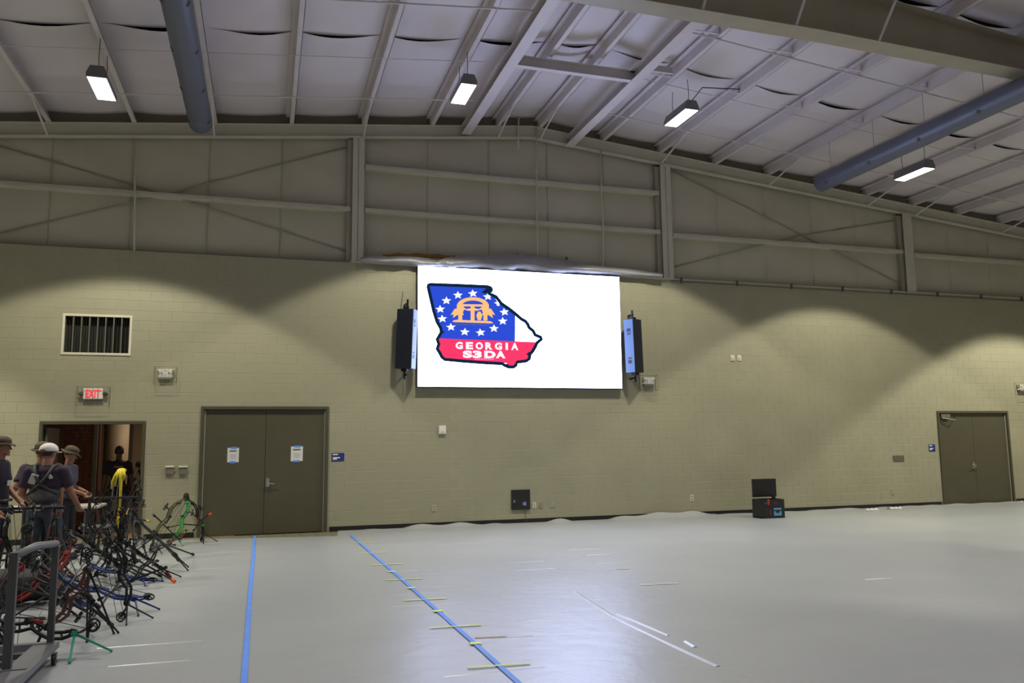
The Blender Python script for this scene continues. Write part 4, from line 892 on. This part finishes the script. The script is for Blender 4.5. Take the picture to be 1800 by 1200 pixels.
    for q in (-1, 1): MB().ell(hp(q*.03, .086, .012), (.013, .008, .008), HT).build('eye', mat('eye_dark', (.05, .04, .035), .3), t, off=0); MB().tube([hp(q*.016, .092, .034), hp(q*.03, .093, .038), hp(q*.046, .084, .033)], .004, 5).build('eyebrow', mat('brow', (.03, .02, .015), .8), t, off=0)
    if hat in ('boonie', 'boonie2'):
        hm = mat('boonie_cloth', (.075, .052, .028), .85, var=.35, scale=30, bump=.3, bscale=50)
        m = MB(); m.ell(hp(0, -.005, .075), (.096, .112, .075), HT); m.ell(hp(0, -.005, .05), (.097, .114, .045), HT); m.build('hat_crown', hm, t, True, off=0)
        m = MB(); N_ = 28; rr = [[], [], []]
        for k in range(N_):
            a = 2*pi*k/N_; w_ = .008*sin(3*a)
            for i, (r_, z_) in enumerate(((.9, .048), (1.18, .040+w_), (1.42, .026+w_*2))): rr[i].append(m.b.verts.new(hp(.098*r_*cos(a), .114*r_*sin(a)-.005, z_)))
        for i in range(2):
            for k in range(N_): m.b.faces.new((rr[i][k], rr[i][(k+1) % N_], rr[i+1][(k+1) % N_], rr[i+1][k]))
        o = m.build('hat_brim', hm, t, True, off=0); o.modifiers.new('s', 'SOLIDIFY').thickness = .006
        MB().ring(hp(0, -.005, .052), HT@V((0, 0, 1)), .104, .007, 24, 6).build('hat_band', mat('hat_band', (.05, .045, .03), .8), t, off=0)
    if hat == 'cap':   # worn backwards: opening and strap on the forehead side, seen from behind as a plain white dome
        hm = mat('white_cap', (.66, .62, .62), .7); m = MB(); m.ell(hp(0, 0, .05), (.098, .115, .095), HT, 24, 14); o = m.build('cap_dome', hm, t, True, off=0)
        bm2 = bmesh.new(); bm2.from_mesh(o.data); bmesh.ops.delete(bm2, geom=[v for v in bm2.verts if (iv@(v.co-HC)).z < .015], context='VERTS'); bm2.to_mesh(o.data); bm2.free(); o.modifiers.new('s', 'SOLIDIFY').thickness = .006
        m = MB(); m.ell(hp(0, .12, .025), (.075, .075, .008), HT); m.build('cap_bill', hm, t, True, off=0)
        m = MB(); m.ell(hp(.0, -.108, .035), (.04, .014, .024), HT); m.build('cap_opening', mat('cap_hair', (.14, .07, .04), .8), t, True, off=0)
    if vest:
        hb = mat('harness_web', (.02, .02, .022), .6)
        for q in (-1, 1):
            MB().tube([(q*.10, .06, 1.52), (q*.105, -.07, 1.50), (q*.06, -.135, 1.36), (0, -.15, 1.27), (-q*.08, -.14, 1.20), (-q*.17, -.07, 1.13)], [.018, .02, .02, .022, .018, .016], 8).build('harness_strap', hb, t, True, off=0)
        m = MB(); m.ell((0, -.145, 1.27), (.035, .012, .035)); m.build('harness_plate', mat('harness_brown', (.10, .04, .03), .5), t, True, off=0)
        m = MB(); m.box((-.085, -.132, 1.335), (.085, .03, .13), Matrix.Rotation(.3, 3, 'Y'), .008).box((.095, -.125, 1.36), (.04, .02, .055), Matrix.Rotation(-.5, 3, 'Y'), .006); m.build('shirt_print', mat('shirt_print', (.42, .40, .37), .8), t, off=0)
        m = MB(); m.ell((0, -.012, 1.13), (.168, .15, .13)); m.build('grey_shirt_back', mat('grey_shirt', (.085, .085, .09), .85, var=.3, scale=14), t, True, off=0)
        MB().box((-.03, -.158, .965), (.11, .035, .075), None, .012).build('belt_pouch', mat('pouch_pale', (.42, .38, .30), .7), t, off=0)
    if patch: 
        for (x, y, z, w_, h_, mt) in patch: MB().box((x, y, z), (w_, .012, h_), None, .003).build('shirt_patch', mt, t, off=0)
    t.matrix_world = Matrix.Translation((loc[0], loc[1], .008)) @ Matrix.Rotation(face, 4, 'Z') @ Matrix.Diagonal((s*wd, s*wd, s, 1))
    return t
PUR = mat('purple_shirt', (.032, .020, .040), .85, var=.25, scale=6); DNV = mat('navy_shirt', (.018, .014, .032), .85, var=.2, scale=6)
GRB = mat('pale_blue_shirt', (.075, .072, .105), .85, var=.3, scale=6); BLS = mat('black_shirt', (.012, .012, .013), .85)
JEAN = mat('blue_jeans', (.032, .045, .062), .85, var=.25, scale=12); BPA = mat('black_trousers', (.012, .012, .02), .85)
def at_person(px, Y): return atY(px, 830, Y).x
person((at_person(82, -4.7), -4.7), 1.80, math.radians(-10), 'person seen from behind in a white backwards cap, dark shirt, back harness and jeans', PUR, JEAN, hat='cap', vest=True, Lh=(-.24, .20, 1.0), Rh=(.27, .26, .96), headtilt=-.06, headturn=-.25, stance=.13, wd=1.12)
person((at_person(120, -2.6), -2.6), 1.76, math.radians(-105), 'person in a brown brimmed hat and pale blue shirt looking down at their hands', GRB, BPA, hat='boonie', Lh=(-.03, .25, 1.08), Rh=(.07, .26, 1.05), headtilt=-.38, headturn=.35)
person((at_person(73, -3.7), -3.7), 1.82, math.radians(20), 'person in a brimmed hat mostly hidden behind the white-capped person', PUR, BPA, hat='boonie2', Lh=(-.30, .16, 1.10), headturn=.3, wd=1.08)
person((at_person(-2, -4.2), -4.2), 1.90, math.radians(-95), 'person in a brown brimmed hat and navy shirt cut off by the left picture edge', DNV, BPA, hat='boonie', Lh=(-.14, .22, .95), patch=[(.0, .125, 1.2, .11, .07, mat('shirt_print', (.42, .40, .37), .8))])
person((at_person(208, .9), .9), 1.76, math.radians(8), 'person in a black shirt seen from behind beyond the open doorway', BLS, BPA, skin=SKIND, Lh=(-.27, .05, .88), Rh=(.27, .08, .88), patch=[(.0, -.122, 1.37, .17, .03, mat('pink_print', (.40, .12, .15), .8))])
